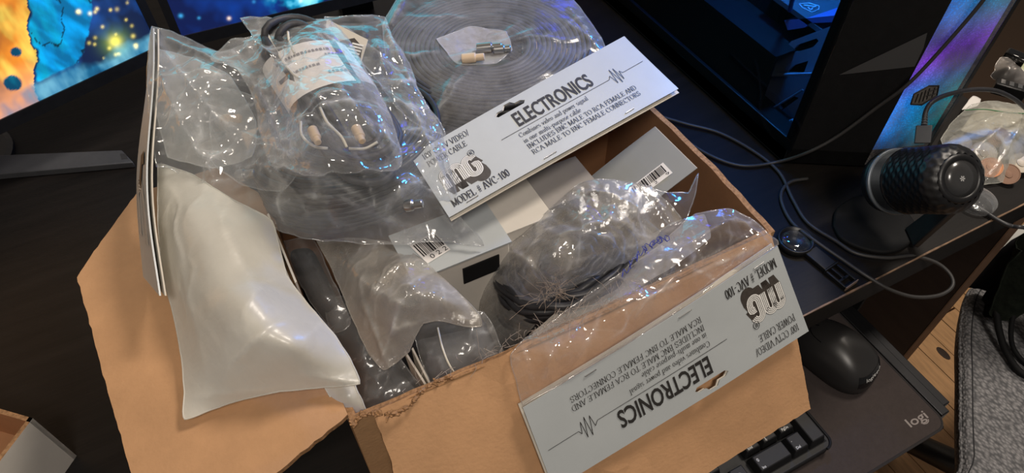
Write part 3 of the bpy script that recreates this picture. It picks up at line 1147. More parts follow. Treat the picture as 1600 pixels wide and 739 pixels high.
# short plug ends in the middle of the coil
for k, (px, py, ln_) in enumerate(((722, 92, .016), (745, 76, .018), (772, 78, .012))):
    a = P(px, py, .1985)
    lathe_part('plug', [(.0036, 0), (.0036, ln_*.6), (.0026, ln_*.62), (.0026, ln_)], frame(a, (cr[0], cr[1], .12), (0, 0, 1)), MT['beige'] if k == 0 else MT['steel'], cc)
bc = thing('cable_bag', 'clear bag of the wide coil, stapled to the printed card that reads right way up', 'bag', (cC[0], cC[1], .165), 'bagged cables')
film('film', MT['film_c'], bc,
     [(598, 40, .196), (640, -30, .196), (740, -70, .196), (850, -40, .196), (905, 10, .193), (945, 72, .190), (918, 96, .192), (800, 160, .194), (700, 214, .192), (668, 200, .186), (640, 140, .188), (604, 95, .194)],
     [(665, 90, .1975), (760, 10, .1975), (860, 60, .1975), (770, 135, .1975), (740, 72, .1945), (700, 150, .1970), (850, 110, .1965)], amp=.0016, sc=.04, seed=4, ang=.9, back=False, ncr=12,
     folds=[(600, 60, 640, -20, .198, .003, .004), (700, 90, 840, 45, .198, .0012, .0016), (620, 90, 690, 80, .198, .0012, .0015), (880, 30, 940, 72, .197, .004, .005), (890, 10, 930, 60, .197, .002, .004), (720, 100, 680, 170, .198, .0012, .0014)])
MT['film_cl'] = film_mat('coil_centre_wrap', .45, .2, .2, .12, col=(.8, .78, .8), ns=50)
film('liner', MT['film_cl'], bc, [(682, 62, .1975), (735, 42, .1975), (790, 50, .1975), (800, 78, .197), (775, 98, .196), (715, 100, .196)], [(740, 72, .195)], amp=.0016, sc=.02, seed=12, back=False, step=.0012)
k1, k2 = P(1060, 139, .1955), P(975, 57, .2035)
k3, k4 = P(700, 341, .1935), P(672, 226, .2045)
k3, k4 = k1+(k3-k1)/np.linalg.norm(k3-k1)*.19, k2+(k4-k2)/np.linalg.norm(k4-k2)*.19
f1 = card_map(k3, k1, k4, k2, lambda u_, v_: .0010*math.sin(u_*3.1)+.0012*(v_-.5)**2)
header_card(bc, f1)

# ------------------------------------------------------------------ card standing against the right wall (bag E) and its crumpled bag
cE = coil('cable_coil', 'dark dusty cable coil in the crumpled bag in front of the cartons', np.array([*P(880, 420, .14)[:2], .095]), .014, .046, .055, .0026, MT['cable'], 8, (.12, -.25), squash=.8, wob=.0016)
be = thing('cable_bag', 'crumpled dusty clear bag bulging over a dark coil, silver card with barcode sticking up behind', 'bag', (*P(900, 400, .12)[:2], .10), 'bagged cables')
tlE, trE = P(1023, 198, .1715), P(1089, 263, .169)
blE = P(930, 272, .150)
brE = blE+(trE-tlE)
dE = (blE-tlE)
blE, brE = tlE+dE*1.55, trE+dE*1.55
# printed side up: u runs down the long side
fE = card_map(blE, brE, tlE, trE, lambda u_, v_: .0015*math.sin(v_*3))
WE, HE = float(np.linalg.norm(trE-tlE)), float(np.linalg.norm(dE)*1.55)
V2, F = tri2d(densify([(0, 0), (WE, 0), (WE, HE), (0, HE)], .008))
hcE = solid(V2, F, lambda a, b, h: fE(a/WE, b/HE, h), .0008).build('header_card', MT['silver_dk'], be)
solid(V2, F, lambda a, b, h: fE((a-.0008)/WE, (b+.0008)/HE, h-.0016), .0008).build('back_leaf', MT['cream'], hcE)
# barcode label runs along the card's right edge
bq = [P(1048, 252, .165), P(1053, 269, .163), P(1010, 296, .155), P(1003, 281, .157)]
nE = np.cross(brE-blE, tlE-blE)
nE /= np.linalg.norm(nE)


def onE(px, py, h=.0):
    return PP(px, py, tlE+nE*(h+.0015), nE)


fb = card_map(onE(985, 296), onE(1037, 256), onE(994, 312), onE(1050, 272))
fb2 = card_map(onE(992, 314), onE(1051, 270), onE(981, 296), onE(1036, 254))
so = barcode(hcE, fb2, 0, 0, .027, .011, .027, .011, '0 2 2    9')
film('film', MT['film_e'], be,
     [(748, 505, .10), (752, 450, .125), (772, 405, .14), (812, 368, .155), (858, 328, .166), (905, 288, .178), (960, 280, .182), (1015, 292, .180), (1052, 325, .174), (1064, 344, .170), (1030, 362, .166), (1012, 392, .162), (960, 425, .152), (905, 455, .145), (850, 492, .135), (812, 535, .118), (775, 550, .10)],
     [(860, 390, .186), (930, 340, .192), (985, 325, .190), (830, 450, .160), (880, 430, .172), (800, 470, .142), (950, 390, .180), (920, 305, .186)], amp=.0080, sc=.032, seed=5, ang=.5, step=.0010, ncr=14, belly=.004,
     folds=[(915, 300, 1000, 330, .185, .0016, .005), (1000, 300, 985, 370, .185, .0014, .005), (1015, 300, 1055, 345, .178, .0016, .004), (880, 372, 1005, 395, .178, .0016, .005), (800, 390, 850, 440, .165, .0016, .004), (905, 300, 990, 345, .186, .0012, -.004)])
film('film_flap', MT['film'], be,
     [(1000, 288, .175), (1040, 300, .172), (1075, 300, .170), (1092, 270, .169), (1086, 305, .168), (1070, 345, .166), (1045, 352, .166), (1020, 320, .17)], [(1055, 315, .1725)], amp=.002, sc=.03, seed=15, back=False, step=.0014)
# fluff caught on the bag
fz = MB()
rg = random.Random(4)
for k in range(60):
    px, py = rg.gauss(862, 10), rg.gauss(452, 9)
    p = P(px, py, .166)
    pts = [p]
    d = np.array([rg.gauss(0, 1), rg.gauss(0, 1), rg.gauss(0, .5)])*.0008
    for j in range(4):
        d = d+np.array([rg.gauss(0, 1), rg.gauss(0, 1), rg.gauss(0, .7)])*.0013
        pts.append(pts[-1]+d)
    fz.tube(pts, .00009, 3, caps=False)
o = fz.build('fluff', pmat('fluff', (.42, .33, .26), .95), be)
o['kind'] = 'stuff'

# ------------------------------------------------------------------ bag D: front bag, its printed card hanging upside down over the front flap
nF = np.array([0, -math.sin(R(54)), math.cos(R(54))])
pF = np.array([0, BY0, BH])+nF*.0105
bend2 = lambda u_, v_: .0030*math.sin(u_*3.14)*(1-v_)+.004*(1-abs(2*u_-.75))*max(0, v_-.4)*.6
qd = [PP(*q, pF, nF) for q in ((1215, 384), (817, 637), (1263, 517), (866, 766))]
coil('cable_coil', 'grey dusty cable coil under the film of the front bag, beside the box rim', np.array([.195, .222, .10]), .012, .036, .042, .0026, MT['cable_grey'], 9, (0, .1), wob=.0012)
bd = thing('cable_bag', 'clear bag over the front rim, its printed card hanging upside down on the front flap', 'bag', tuple(qd[0]), 'bagged cables')
f2 = card_map(*qd, bend2)
header_card(bd, f2)
MT['film_d2'] = film_mat('film_over_rim', .06, .14, .30, .08, col=(.88, .83, .80), ns=24, gl=.09, bump=.3)
film('film', MT['film_d2'], bd,
     [(816, 634, .1405), (797, 556, .1640), (815, 535, .1665), (850, 512, .162), (905, 470, .160), (965, 430, .160), (1012, 398, .163), (1050, 365, .168), (1085, 335, .172), (1140, 326, .174), (1178, 345, .172), (1200, 366, .168), (1216, 381, .163), (1120, 442, .1555), (1020, 512, .1525), (915, 576, .1495)],
     [(850, 560, .1675), (900, 530, .1695), (1000, 468, .1705), (1100, 405, .1725), (1170, 372, .1725), (1060, 400, .178), (1120, 355, .180), (960, 460, .171)], amp=.0045, sc=.030, seed=21, ang=1.0, step=.0011, ncr=12, rim_amp=.2, back=False,
     folds=[(1000, 470, 1200, 375, .172, .0016, .003), (835, 600, 815, 545, .16, .0012, .003), (850, 590, 870, 530, .165, .0012, .0025), (905, 560, 935, 500, .168, .0012, .002), (1040, 400, 1150, 340, .178, .0014, .004), (1150, 345, 1210, 380, .172, .0014, .003)])
film('dusty_layer', MT['film_g'], bd,
     [(822, 528, .150), (880, 478, .150), (950, 425, .150), (1010, 372, .155), (1050, 348, .160), (1100, 335, .160), (1110, 372, .160), (1040, 425, .158), (960, 470, .155), (890, 510, .152)], [(1000, 410, .162)], amp=.003, sc=.03, seed=33, back=False, hem=0)
# blue thread scribble under the film
pts = []
for i in range(90):
    t = i/89
    px = 1042-70*t+(4 if i < 45 else .5)*math.sin(i*1.3)+3*math.sin(i*.43)
    py = 372+48*t*t+30*t*.4+5*math.cos(i*1.1)
    pts.append(P(px, py, .1790-.010*t))
o = MB().tube(np.array(pts), .00022, 5).build('blue_thread', pmat('blue_thread', (.02, .03, .28), .6))
tag(o, 'tangled thin blue thread on the dusty bag beside the box rim', 'thread')

# ------------------------------------------------------------------ bag G: half milky bag in the middle, black content below
Gp = [P(645, 520, .13), P(755, 492, .13), P(792, 572, .115), P(690, 625, .115)]
gk = thing('bagged_cable_bundle', 'black cable bundle in clear wrap with a pale seam, inside the front wall', 'cable', (*np.mean(Gp, axis=0)[:2], .006), 'dark bundles along the front wall')
mbk = MB()
V = [np.array([p[0], p[1], .006]) for p in Gp]+list(Gp)
mbk.hexa(V)
Gq = [P(512, 398, .138), P(640, 398, .150), P(722, 470, .148), P(752, 492, .140), P(640, 520, .138), P(560, 520, .130)]
mbk.add([(p[0], p[1], .006) for p in Gq]+[tuple(p) for p in Gq], [tuple(range(6)), tuple(range(11, 5, -1))]+[(i, 6+i, 6+(i+1) % 6, (i+1) % 6) for i in range(6)])
gko = mbk.build('bundle', MT['cable_grey'], gk)
bm_fix(gko)
bevel(gko, .010, 4)
film('wrap', MT['film_dk'], gk, [(640, 505, .140), (700, 490, .146), (758, 488, .142), (790, 560, .124), (782, 578, .118), (735, 600, .118), (692, 626, .116), (668, 590, .122)], [(715, 540, .140), (700, 580, .131), (750, 550, .134)], amp=.0030, sc=.026, ncr=10, seed=41, back=False)
sm = spline([P(684, 512, .1440), P(692, 545, .1428), P(705, 575, .1365), P(728, 604, .1235)], 8)
MB().tube(sm, .0006, 6).build('seam', MT['whitewire'], gk)
bgk = thing('cable_bag', 'dusty half milky bag with a rolled open mouth, draped over the black bundle', 'bag', (*P(640, 450, .12)[:2], .12), 'bagged cables')
film('film', MT['film_g'], bgk,
     [(495, 376, .150), (560, 372, .156), (615, 380, .162), (652, 402, .166), (690, 432, .167), (722, 462, .165), (748, 490, .156), (753, 508, .150), (725, 510, .152), (690, 503, .154), (662, 506, .154), (650, 525, .150), (640, 548, .143), (622, 566, .136), (600, 579, .132), (578, 555, .136), (560, 520, .142), (540, 470, .148), (518, 420, .15)],
     [(600, 430, .174), (645, 450, .178), (690, 478, .173), (620, 490, .168), (560, 440, .162)], amp=.0048, sc=.032, seed=52, ang=.8, step=.0010, ncr=20, belly=.006,
     folds=[(570, 460, 625, 405, .178, .0022, .006), (565, 470, 600, 575, .160, .002, .004), (655, 500, 735, 498, .160, .0022, .005), (640, 470, 575, 560, .166, .0018, .004), (625, 408, 680, 400, .178, .0018, .004), (590, 530, 660, 505, .155, .0018, .004)])
# its card, seen edge-on below the mouth
a, b = P(643, 545, .138), P(684, 628, .112)
dn = np.array([0, 0, -.05])
sd = np.array([.0012, .0006, 0])
ce = MB()
ce.hexa([a+dn, b+dn, b+dn+sd, a+dn+sd, a, b, b+sd, a+sd])
sd2 = np.array([-.0028, .0, 0])
a2, b2 = a+np.array([-.002, 0, 0]), b+np.array([-.001, -.002, 0])
ce.hexa([a2+dn, b2+dn, b2+dn+sd, a2+dn+sd, a2+sd2, b2, b2+sd, a2+sd2+sd])
ce.build('header_card', MT['cream'], bgk)['label'] = 'cream card edge below the bag mouth'

# ------------------------------------------------------------------ two dark bagged bundles at the left of the box
def dark_bundle(name, label, top, seed, zb=.006, bv=.012):
    tp = [P(*q) for q in top]
    t = thing(name, label, 'cable', (*np.mean(tp, axis=0)[:2], zb), 'dark bundles along the front wall')
    n = len(tp)
    V = [np.array([p[0], p[1], zb]) for p in tp]+tp
    F = [tuple(range(n)), tuple(range(n, 2*n))[::-1]]+[(i, n+i, n+(i+1) % n, (i+1) % n) for i in range(n)]
    mb = MB()
    mb.V, mb.F, mb.m = [tuple(v) for v in V], F, [0]*len(F)
    o_ = mb.build('bundle', MT['cable'], t)
    bm_fix(o_)
    bevel(o_, bv, 4, 30)
    return t


t1 = dark_bundle('bagged_cable_bundle', 'dark wrinkled bundle lowest in the box, beside the torn corner', [(512, 475, .118), (560, 470, .118), (640, 590, .112), (668, 625, .108), (600, 655, .108), (556, 640, .108)], 3)
film('wrap', MT['film_dk'], t1, [(505, 470, .121), (545, 462, .128), (585, 500, .128), (625, 560, .123), (662, 612, .115), (655, 632, .112), (602, 656, .112), (560, 646, .112), (540, 590, .118), (520, 530, .121)], [(570, 540, .130), (600, 600, .124)], amp=.0050, sc=.026, ncr=16, seed=61, back=False, step=.0014)
t2 = dark_bundle('bagged_cable_bundle', 'slim dark bundle in smoky film behind the milky bag', [(446, 385, .135), (486, 380, .135), (520, 450, .128), (545, 500, .122), (520, 515, .120), (470, 440, .128)], 4, bv=.006)
film('wrap', MT['film_dk'], t2, [(442, 376, .142), (488, 372, .144), (512, 420, .140), (535, 470, .132), (548, 505, .126), (525, 520, .124), (490, 480, .130), (462, 430, .136)], [(500, 440, .140)], amp=.0035, sc=.03, seed=64, back=False, step=.0014)

# ------------------------------------------------------------------ bag F: milky bag leaning out over the left rim
bf = thing('cable_bag', 'plump milky white bag leaning out of the box over the left flap', 'bag', (*P(400, 480, .17)[:2], .165), 'bagged cables')
film('film', MT['film_milk'], bf,
     [(247, 255, .205), (300, 272, .206), (360, 310, .204), (425, 345, .198), (448, 430, .192), (478, 472, .190), (520, 520, .186), (548, 562, .180), (562, 600, .174), (520, 604, .172), (440, 612, .172), (370, 627, .172), (330, 640, .171), (287, 656, .170), (288, 610, .172), (284, 560, .174), (270, 490, .177), (255, 430, .182), (246, 340, .192)],
     [(330, 380, .216), (400, 460, .214), (460, 540, .206), (340, 520, .202), (300, 330, .214), (420, 580, .190), (360, 590, .188)], amp=.0017, sc=.050, seed=71, ang=1.2, step=.0014, ncr=10, belly=.010, wav=.0003,
     folds=[(330, 300, 420, 500, .212, .006, .003), (300, 620, 460, 605, .178, .003, .002), (270, 300, 300, 560, .2, .004, .0015), (480, 590, 555, 596, .178, .0018, .003), (380, 560, 430, 530, .2, .002, .002)])
film('film_tail', MT['film_milk'], bf, [(505, 600, .166), (545, 585, .168), (558, 610, .165), (572, 640, .156), (578, 660, .146), (548, 655, .150), (528, 640, .158)], [(545, 622, .165)], amp=.002, sc=.03, seed=75, back=False)
# cream insert card of that bag: two thin edges along its right side
for k, dx in enumerate((0, 9)):
    a, b = P(408+dx, 335, .196), P(452+dx, 442, .182)
    c_ = MB().hexa([a+dn*1.2, b+dn*1.2, b+dn*1.2+sd, a+dn*1.2+sd, a, b, b+sd, a+sd])
    o = c_.build('insert_card', MT['cream'], bf)

MT['film_milk2'] = film_mat('cloudy_film', .34, .26, .3, .14, col=(.84, .85, .82), ns=22, bump=.3)
# ------------------------------------------------------------------ bag A: big bag with a coil, card seen edge-on at its left
cA = P(530, 366, .170)+np.array([math.sin(YAW), math.cos(YAW), 0])*.058
cA[2] = .166
ca = coil('cable_coil', 'black cable coil in the big clear bag at the left corner of the box', cA, .026, .062, .037, .0021, MT['cable'], 13, (.03, -.03), wob=.0006, squash=.84)
ba = thing('cable_bag', 'big glossy clear bag on the left of the box, silver card standing edge-on', 'bag', (cA[0], cA[1], .165), 'bagged cables')
film('film', MT['film'], ba,
     [(236, 40, .243), (262, 46, .240), (300, 64, .236), (345, 82, .232), (400, 62, .232), (470, 40, .232), (540, 42, .230), (592, 82, .225), (625, 114, .220), (655, 150, .215), (690, 204, .209), (700, 250, .205), (712, 300, .198), (716, 334, .190), (757, 383, .172), (700, 378, .174), (640, 381, .178), (560, 381, .182), (480, 374, .186), (420, 352, .192), (360, 325, .198), (300, 284, .204), (262, 262, .208), (246, 262, .209), (236, 200, .222), (230, 120, .234)],
     [(420, 180, .216), (340, 220, .216), (400, 300, .214), (520, 340, .212), (620, 310, .212), (660, 230, .214), (600, 150, .220), (290, 140, .240), (280, 210, .228), (500, 100, .228), (330, 130, .238)], amp=.0075, sc=.034, seed=81, ang=.6, step=.0011, ncr=22, belly=.010,
     folds=[(262, 60, 380, 110, .24, .0022, .006), (240, 60, 345, 190, .238, .002, .005), (345, 190, 470, 240, .222, .002, .005), (300, 280, 380, 215, .214, .002, .004), (380, 215, 480, 262, .222, .0016, .004), (420, 320, 690, 345, .206, .0018, .003), (600, 330, 690, 250, .212, .0016, .004), (640, 160, 700, 290, .212, .0022, .005), (590, 130, 660, 190, .22, .002, .005), (320, 255, 700, 372, .2, .0016, .003), (255, 120, 300, 240, .236, .0016, .004), (690, 300, 745, 380, .185, .0016, .003)])
film('inner_layer', MT['film_milk2'], ba, [(244, 75, .222), (300, 90, .220), (360, 120, .216), (400, 190, .208), (395, 245, .204), (330, 262, .203), (262, 245, .206), (246, 180, .212)], [(310, 170, .214)], amp=.005, sc=.035, seed=83, back=False, hem=.0004)
film('inner_layer', MT['film_b'], ba, [(330, 130, .224), (395, 150, .224), (430, 215, .217), (470, 262, .213), (440, 300, .209), (380, 290, .208), (330, 250, .210)], [(390, 215, .219)], amp=.004, sc=.03, seed=84, back=False, hem=.0003)
# header card on edge
U0, U1 = P(239, 44, .246), P(246, 462, .2015)
L0, L1 = P(234, 58, .205), P(221, 432, .168)
fA = card_map(L0, L1, U0, U1, lambda u_, v_: .0035*math.sin(u_*3.1)-.0015*math.sin(u_*7))
V2, F = tri2d(densify([(0, 0), (.19, 0), (.19, .05), (0, .05)], .008))
hcA = solid(V2, F, lambda a, b, h: fA(a/.19, b/.05, h), .0009).build('header_card', MT['silver'], ba)
solid(V2, F, lambda a, b, h: fA(a/.19, b/.05, h-.0026), .0008).build('back_leaf', MT['cream'], hcA)
pq = Print(fA, .19, .05)
pq.add(fat([(.160, .012), (.130, .012), (.124, .020), (.124, .030), (.130, .036), (.162, .036)], .0095))
pq.build('logo', MT['ink_white'], hcA, .0004)
pq = Print(fA, .19, .05)
for d in (-.0035, -.0012, .0012, .0035):
    pq.add(offset_line([(.160, .012), (.130, .012), (.124, .020), (.124, .030), (.130, .036), (.162, .036)], d, .0006))
pq.add(fat([(.124, .026), (.105, .030), (.102, .042)], .010))
pq.build('logo_outline', MT['ink_brown'], hcA, .0007)
# crumpled foil-like bright tape bits and plug inside bag A
for (px, py, z, s_) in ((370, 275, .2085, .006), (632, 322, .2125, .0055), (346, 190, .2105, .007)):
    a = P(px, py, z-.004)
    mbp = MB()
    mbp.lathe([(s_*.5, 0), (s_*.62, s_*.2), (s_*.62, s_*.9), (s_*.45, s_), (s_*.45, s_*1.9), (s_*.2, s_*2)], frame(a, (cr[0], cr[1], .2), (0, 0, 1)), 14)
    bevel(mbp.build('plug', MT['beige'] if px == 346 else MT['steel'], ca, smooth=True), .0003, 1, 50)

# film and card of the bag lying between the two coils
b2 = thing('cable_bag', 'clear bag between the two coils with the corner of a grey card bearing the emblem', 'bag', (*P(620, 160, .19)[:2], .18), 'bagged cables')
n2 = np.array([-.15, -.5, .85])
n2 /= np.linalg.norm(n2)
p2 = P(540, 60, .236)
q4 = [PP(*q, p2, n2) for q in ((500, 84), (560, 112), (511, 30), (575, 62))]
V2, F = tri2d([(0, 0), (.03, 0), (.03, .025), (0, .025)])
fK = card_map(*q4)
hc2 = solid(V2, F, lambda a, b, h: fK(a/.03, b/.025, h), .0008).build('header_card', MT['cream'], b2)
pq = Print(fK, .03, .025)
pq.add(([(.010, .006), (.017, .002), (.029, .008), (.028, .018), (.021, .0215), (.012, .015)], [(0, 1, 2, 3, 4, 5)]))
pq.build('logo_block', MT['ink_brown'], hc2, .0002)
pq = Print(fK, .03, .025)
for k in range(6):
    y = .0065+k*.0024
    pq.add(([(.0145+k*.0012, y-.002), (.0265+k*.0004, y), (.0265+k*.0004, y+.0013), (.0145+k*.0012, y-.0007)], [(0, 1, 2, 3)]))
pq.build('logo', MT['ink_white'], hc2, .0004)
film('film', MT['film_b'], b2,
     [(505, 27, .232), (560, 25, .230), (600, 24, .226), (612, 60, .224), (640, 98, .221), (655, 145, .218), (690, 195, .211), (696, 212, .208), (660, 200, .212), (620, 170, .220), (585, 120, .228), (540, 70, .232)],
     [(590, 80, .233), (630, 130, .229)], amp=.0050, sc=.028, seed=91, back=False, step=.0012, ncr=14, folds=[(600, 40, 655, 150, .226, .002, .005), (590, 70, 620, 170, .226, .002, .004)])

# ------------------------------------------------------------------ bag B: small bag with a hank of cable and a white label, on top
hb = thing('cable_bundle', 'folded hank of grey black cable with a white paper label, on top of the pile', 'cable', (*P(520, 140, .23)[:2], .225))
A0, A1 = P(462, 72, .238), P(572, 232, .226)
ax = (A1-A0)
Lh = np.linalg.norm(ax)
ax /= Lh
sx = np.cross(ax, (0, 0, 1))
sx /= np.linalg.norm(sx)
up_ = np.cross(sx, ax)
pts = []
rg = random.Random(9)
for k in range(11):
    wv = .004+.0018*k+rg.uniform(-.001, .001)
    wv = min(wv, .0205)
    zz = .014*math.cos(k*1.9)*.5+(.006 if k % 2 else -.004)
    e0 = -Lh*.5-rg.uniform(-.004, .004)
    e1 = Lh*.5+rg.uniform(-.004, .004)
    mid = (A0+A1)/2
    for s in range(26):
        t = s/25
        if t < .3:
            q = (e0+(e1-e0)*t/.3, wv)
        elif t < .5:
            a = (t-.3)/.2*math.pi
            q = (e1+wv*.9*math.sin(a), wv*math.cos(a))
        elif t < .8:
            q = (e1+(e0-e1)*(t-.5)/.3, -wv)
        else:
            a = (t-.8)/.2*math.pi
            q = (e0-wv*.9*math.sin(a), -wv*math.cos(a))
        pinch = 1-.12*math.exp(-(q[0]/.02)**2)
        pts.append(mid+ax*q[0]+sx*q[1]*pinch+up_*(zz*pinch+.0015*math.sin(s*.8+k)))
hk = MB().tube(spline(np.array(pts[::2]), 4), .0023, 7)
hk.build('cable_windings', MT['cable_grey'], hb, smooth=True)
# label band: a bowed paper wrapped over the middle
mid = (A0+A1)/2-ax*.012
V, F = [], []
nu, nv = 24, 10
for i in range(nu+1):
    a = R(-28+236*i/nu)
    for j in range(nv+1):
        t = (j/nv-.5)*.040
        r1, r2 = .0265, .0150
        V.append(mid+ax*(t+.004*math.cos(a))+sx*(-r1*math.cos(a))+up_*(r2*math.sin(a)+.0005))
for i in range(nu):
    for j in range(nv):
        b = i*(nv+1)+j
        F.append((b, b+1, b+nv+2, b+nv+1))
lbl = mk('paper_label', V, F, MT['paper'], hb, smooth=True)
lbl['label'] = 'white paper label wrapped round the hank'


def fL(u_, v_, h):
    a = R(-28+236*u_)
    t = (v_-.5)*.040
    nn = sx*(-math.cos(a)/.0265)+up_*(math.sin(a)/.0150)
    nn /= np.linalg.norm(nn)
    return tuple(mid+ax*(-t+.004*math.cos(a))+sx*(-.0265*math.cos(a))+up_*(.0150*math.sin(a)+.0005)+nn*(h+.0002))


pq = Print(fL, .09, .04)
rg = random.Random(2)
for (x0, y, n_, hh) in ((.035, .030, 17, .0022), (.030, .0255, 5, .0014), (.044, .0175, 9, .0020), (.030, .009, 7, .0024)):
    x = x0
    for k in range(n_):
        wd = rg.uniform(.0006, .0016)
        pq.add(([(x, y), (x+wd, y), (x+wd, y+hh*rg.uniform(.6, 1)), (x, y+hh)], [(0, 1, 2, 3)]))
        x += wd+.0006
pq.add(fat([(.031, .021), (.032, .016), (.035, .013), (.040, .0125)], .0005))
pq.add(fat([(.026, .019), (.029, .019)], .0004))
pq.add(fat([(.0275, .0175), (.0275, .0205)], .0004))
pq.add(([(.060, .0170), (.068, .0170), (.068, .0202), (.060, .0202)], [(0, 1, 2, 3)]))
pq.build('printed_text', pmat('grey_ink', (.22, .21, .22), .7), lbl, .0002)
for pp in ([(415, 48, .245), (432, 80, .249), (455, 112, .251), (468, 122, .250)], [(500, 168, .2585), (512, 192, .256), (532, 212, .251), (542, 230, .247)], [(470, 190, .247), (472, 212, .245), (490, 228, .243), (512, 232, .242)], [(545, 232, .244), (570, 232, .242), (590, 222, .243)], [(450, 50, .252), (452, 65, .253), (460, 82, .254)]):
    MB().tube(spline([P(*q) for q in pp], 6), .0008, 6).build('tie_wire', MT['whitewire'], hb, smooth=True)
for (px, py, z) in ((488, 202, .250), (556, 200, .2515)):
    lathe_part('plug', [(.0028, 0), (.0028, .008), (.0019, .0085), (.0019, .012)], frame(P(px, py, z), tuple(ax*.7+sx*.1+np.array([0, 0, .1])), (0, 0, 1)), MT['beige'], hb, 12)
bb = thing('cable_bag', 'small clear bag round the hank with the white label, topmost of the pile', 'bag', (*P(510, 150, .22)[:2], .222), 'bagged cables')
film('film', MT['film_b'], bb,
     [(376, 30, .243), (410, 28, .246), (460, 33, .248), (515, 32, .248), (545, 62, .247), (572, 110, .246), (598, 155, .243), (618, 205, .238), (627, 240, .232), (624, 266, .226), (560, 269, .226), (505, 274, .226), (472, 276, .226), (446, 262, .228), (420, 252, .230), (407, 205, .234), (396, 150, .240), (372, 110, .243), (330, 92, .244), (333, 84, .245), (362, 62, .246), (395, 55, .246)],
     [(465, 70, .262), (510, 125, .2685), (545, 185, .264), (450, 130, .258), (575, 225, .250), (430, 90, .252), (500, 240, .246), (570, 130, .256), (430, 200, .244)], amp=.0060, sc=.026, seed=101, ang=.4, step=.0010, ncr=16, belly=.004,
     folds=[(395, 60, 460, 130, .25, .0016, .005), (405, 120, 460, 270, .242, .0018, .005), (440, 215, 585, 160, .258, .0016, .004), (420, 240, 520, 190, .248, .0014, .004), (590, 160, 622, 262, .242, .0018, .005), (455, 265, 500, 235, .238, .0016, .004), (345, 88, 420, 150, .246, .0018, .004), (540, 150, 600, 230, .256, .0016, .004)])
# ------------------------------------------------------------------ computer tower
SX = .48
tw = thing('computer_tower', 'black computer tower with glass side lit blue inside and a dusty mesh front', 'computer', (.56, .55, 0))
fp = [(.48, .80), (.48, .33), (.548, .288), (.607, .2685), (.622, .276), (.69, .80)]
TH = .47
onS = lambda px, py, x=SX: PP(px, py, (x, 0, 0), (1, 0, 0))
wq = onS(1228, 214)
YW, ZW = float(wq[1]), float(wq[2])
MB().prism(fp, .004, .022).build('chassis_floor', MT['black_matt'], tw)
MB().prism(fp, TH-.02, TH).build('chassis_top', MT['black_matt'], tw)
for a, b in (((.50, .74), (.0, 0)), ((.52, .36), (0, 0)), ((.64, .74), (0, 0)), ((.60, .33), (0, 0))):
    MB().lathe([(.012, 0), (.012, .004)], Matrix.Translation((a[0], a[1], 0)), 16).build('foot', MT['black_matt'], tw)
MB().box((.484, .79, .022), (.688, .80, TH-.02)).build('rear_panel', MT['black_matt'], tw)
MB().prism([(.622, .29), (.628, .29), (.69, .79), (.684, .79)], .022, TH-.02).build('far_panel', MT['black_matt'], tw)
fr = MB()
fr.box((SX, .33, .004), (SX+.004, .80, ZW))
fr.box((SX, .33, ZW), (SX+.004, YW, TH))
fr.box((SX, .785, ZW), (SX+.004, .80, TH))
fr.box((SX, YW, TH-.02), (SX+.004, .785, TH))
bevel(fr.build('side_frame', MT['black'], tw), .0008)
MB().box((SX-.0006, YW-.012, ZW-.012), (SX-.0001, .79, TH-.01)).build('glass_panel', MT['glass'], tw)
# inside: shroud wall and top, bracket plate, graphics card
q1, q2, q3 = onS(1176, 186, .492), onS(1215, 88, .492), onS(1100, 0, .492)
zs = float(q2[2])
ys = float(q2[1])
MT['case_in'] = pmat('case_inside', (.10, .11, .13), .45, var=.15, vs=60)
MB().box((.490, ys, .022), (.493, .785, zs)).build('shroud', MT['black_matt'], tw)
MB().box((.493, ys, zs-.003), (.615, .785, zs)).build('shroud', MT['black_matt'], tw)
onB = lambda px, py: onS(px, py, .515)
pol = [(1216, 86), (1237, 64), (1332, 28), (1352, 45), (1238, 240), (1185, 245), (1168, 192)]
h1 = [(1238, 80), (1246, 70), (1276, 60), (1279, 64), (1270, 74), (1246, 81)]
h2 = [(1229, 113), (1240, 102), (1263, 95), (1256, 114)]
h3 = [(1216, 165), (1240, 150), (1248, 153), (1222, 172)]
to2 = lambda q: [(float(onB(*p)[1]), float(onB(*p)[2])) for p in q]
V2, F = tri2d(to2(pol), [to2(h1), to2(h2), to2(h3)])
MB().box((.53, ys+.045, zs), (.612, .785, zs+.045)).build('dark_filler', MT['black_matt'], tw)  # black block added to keep the top of the shroud dark
MT['blue_tint_plate'] = pmat('bracket_steel', (.30, .36, .46), .35, var=.1, vs=50)  # steel tinted blue, part of the case lighting put into its colour
mbp = solid(V2, F, lambda a, b, h: (.515-h, a, b), .003)
bp_ = mbp.build('bracket_plate', MT['blue_tint_plate'], tw)
bm_fix(bp_)
MB().tube([onB(1207, 116)-(.004, 0, 0), onB(1285, 113)-(.004, 0, 0)], .0016, 6).build('bracket_rib', MT['blue_tint_plate'], tw)
MB().tube([onB(1176, 190)-(.004, 0, 0), onB(1260, 138)-(.004, 0, 0)], .0012, 6).build('bracket_rib', MT['blue_tint_plate'], tw)
MB().tube([onB(1192, 208)-(.004, 0, 0), onB(1245, 186)-(.004, 0, 0)], .0022, 6).build('bracket_rib', MT['blue_tint_plate'], tw)
MB().lathe([(.0018, 0), (.0026, .001), (.0018, .002)], frame(onB(1234, 110)-(.003, 0, 0), (-1, 0, 0)), 10).build('screw', MT['steel'], tw)
g3 = to2([(1223, 33), (1312, 24), (1312, 35), (1263, 37), (1255, 44), (1228, 48)])
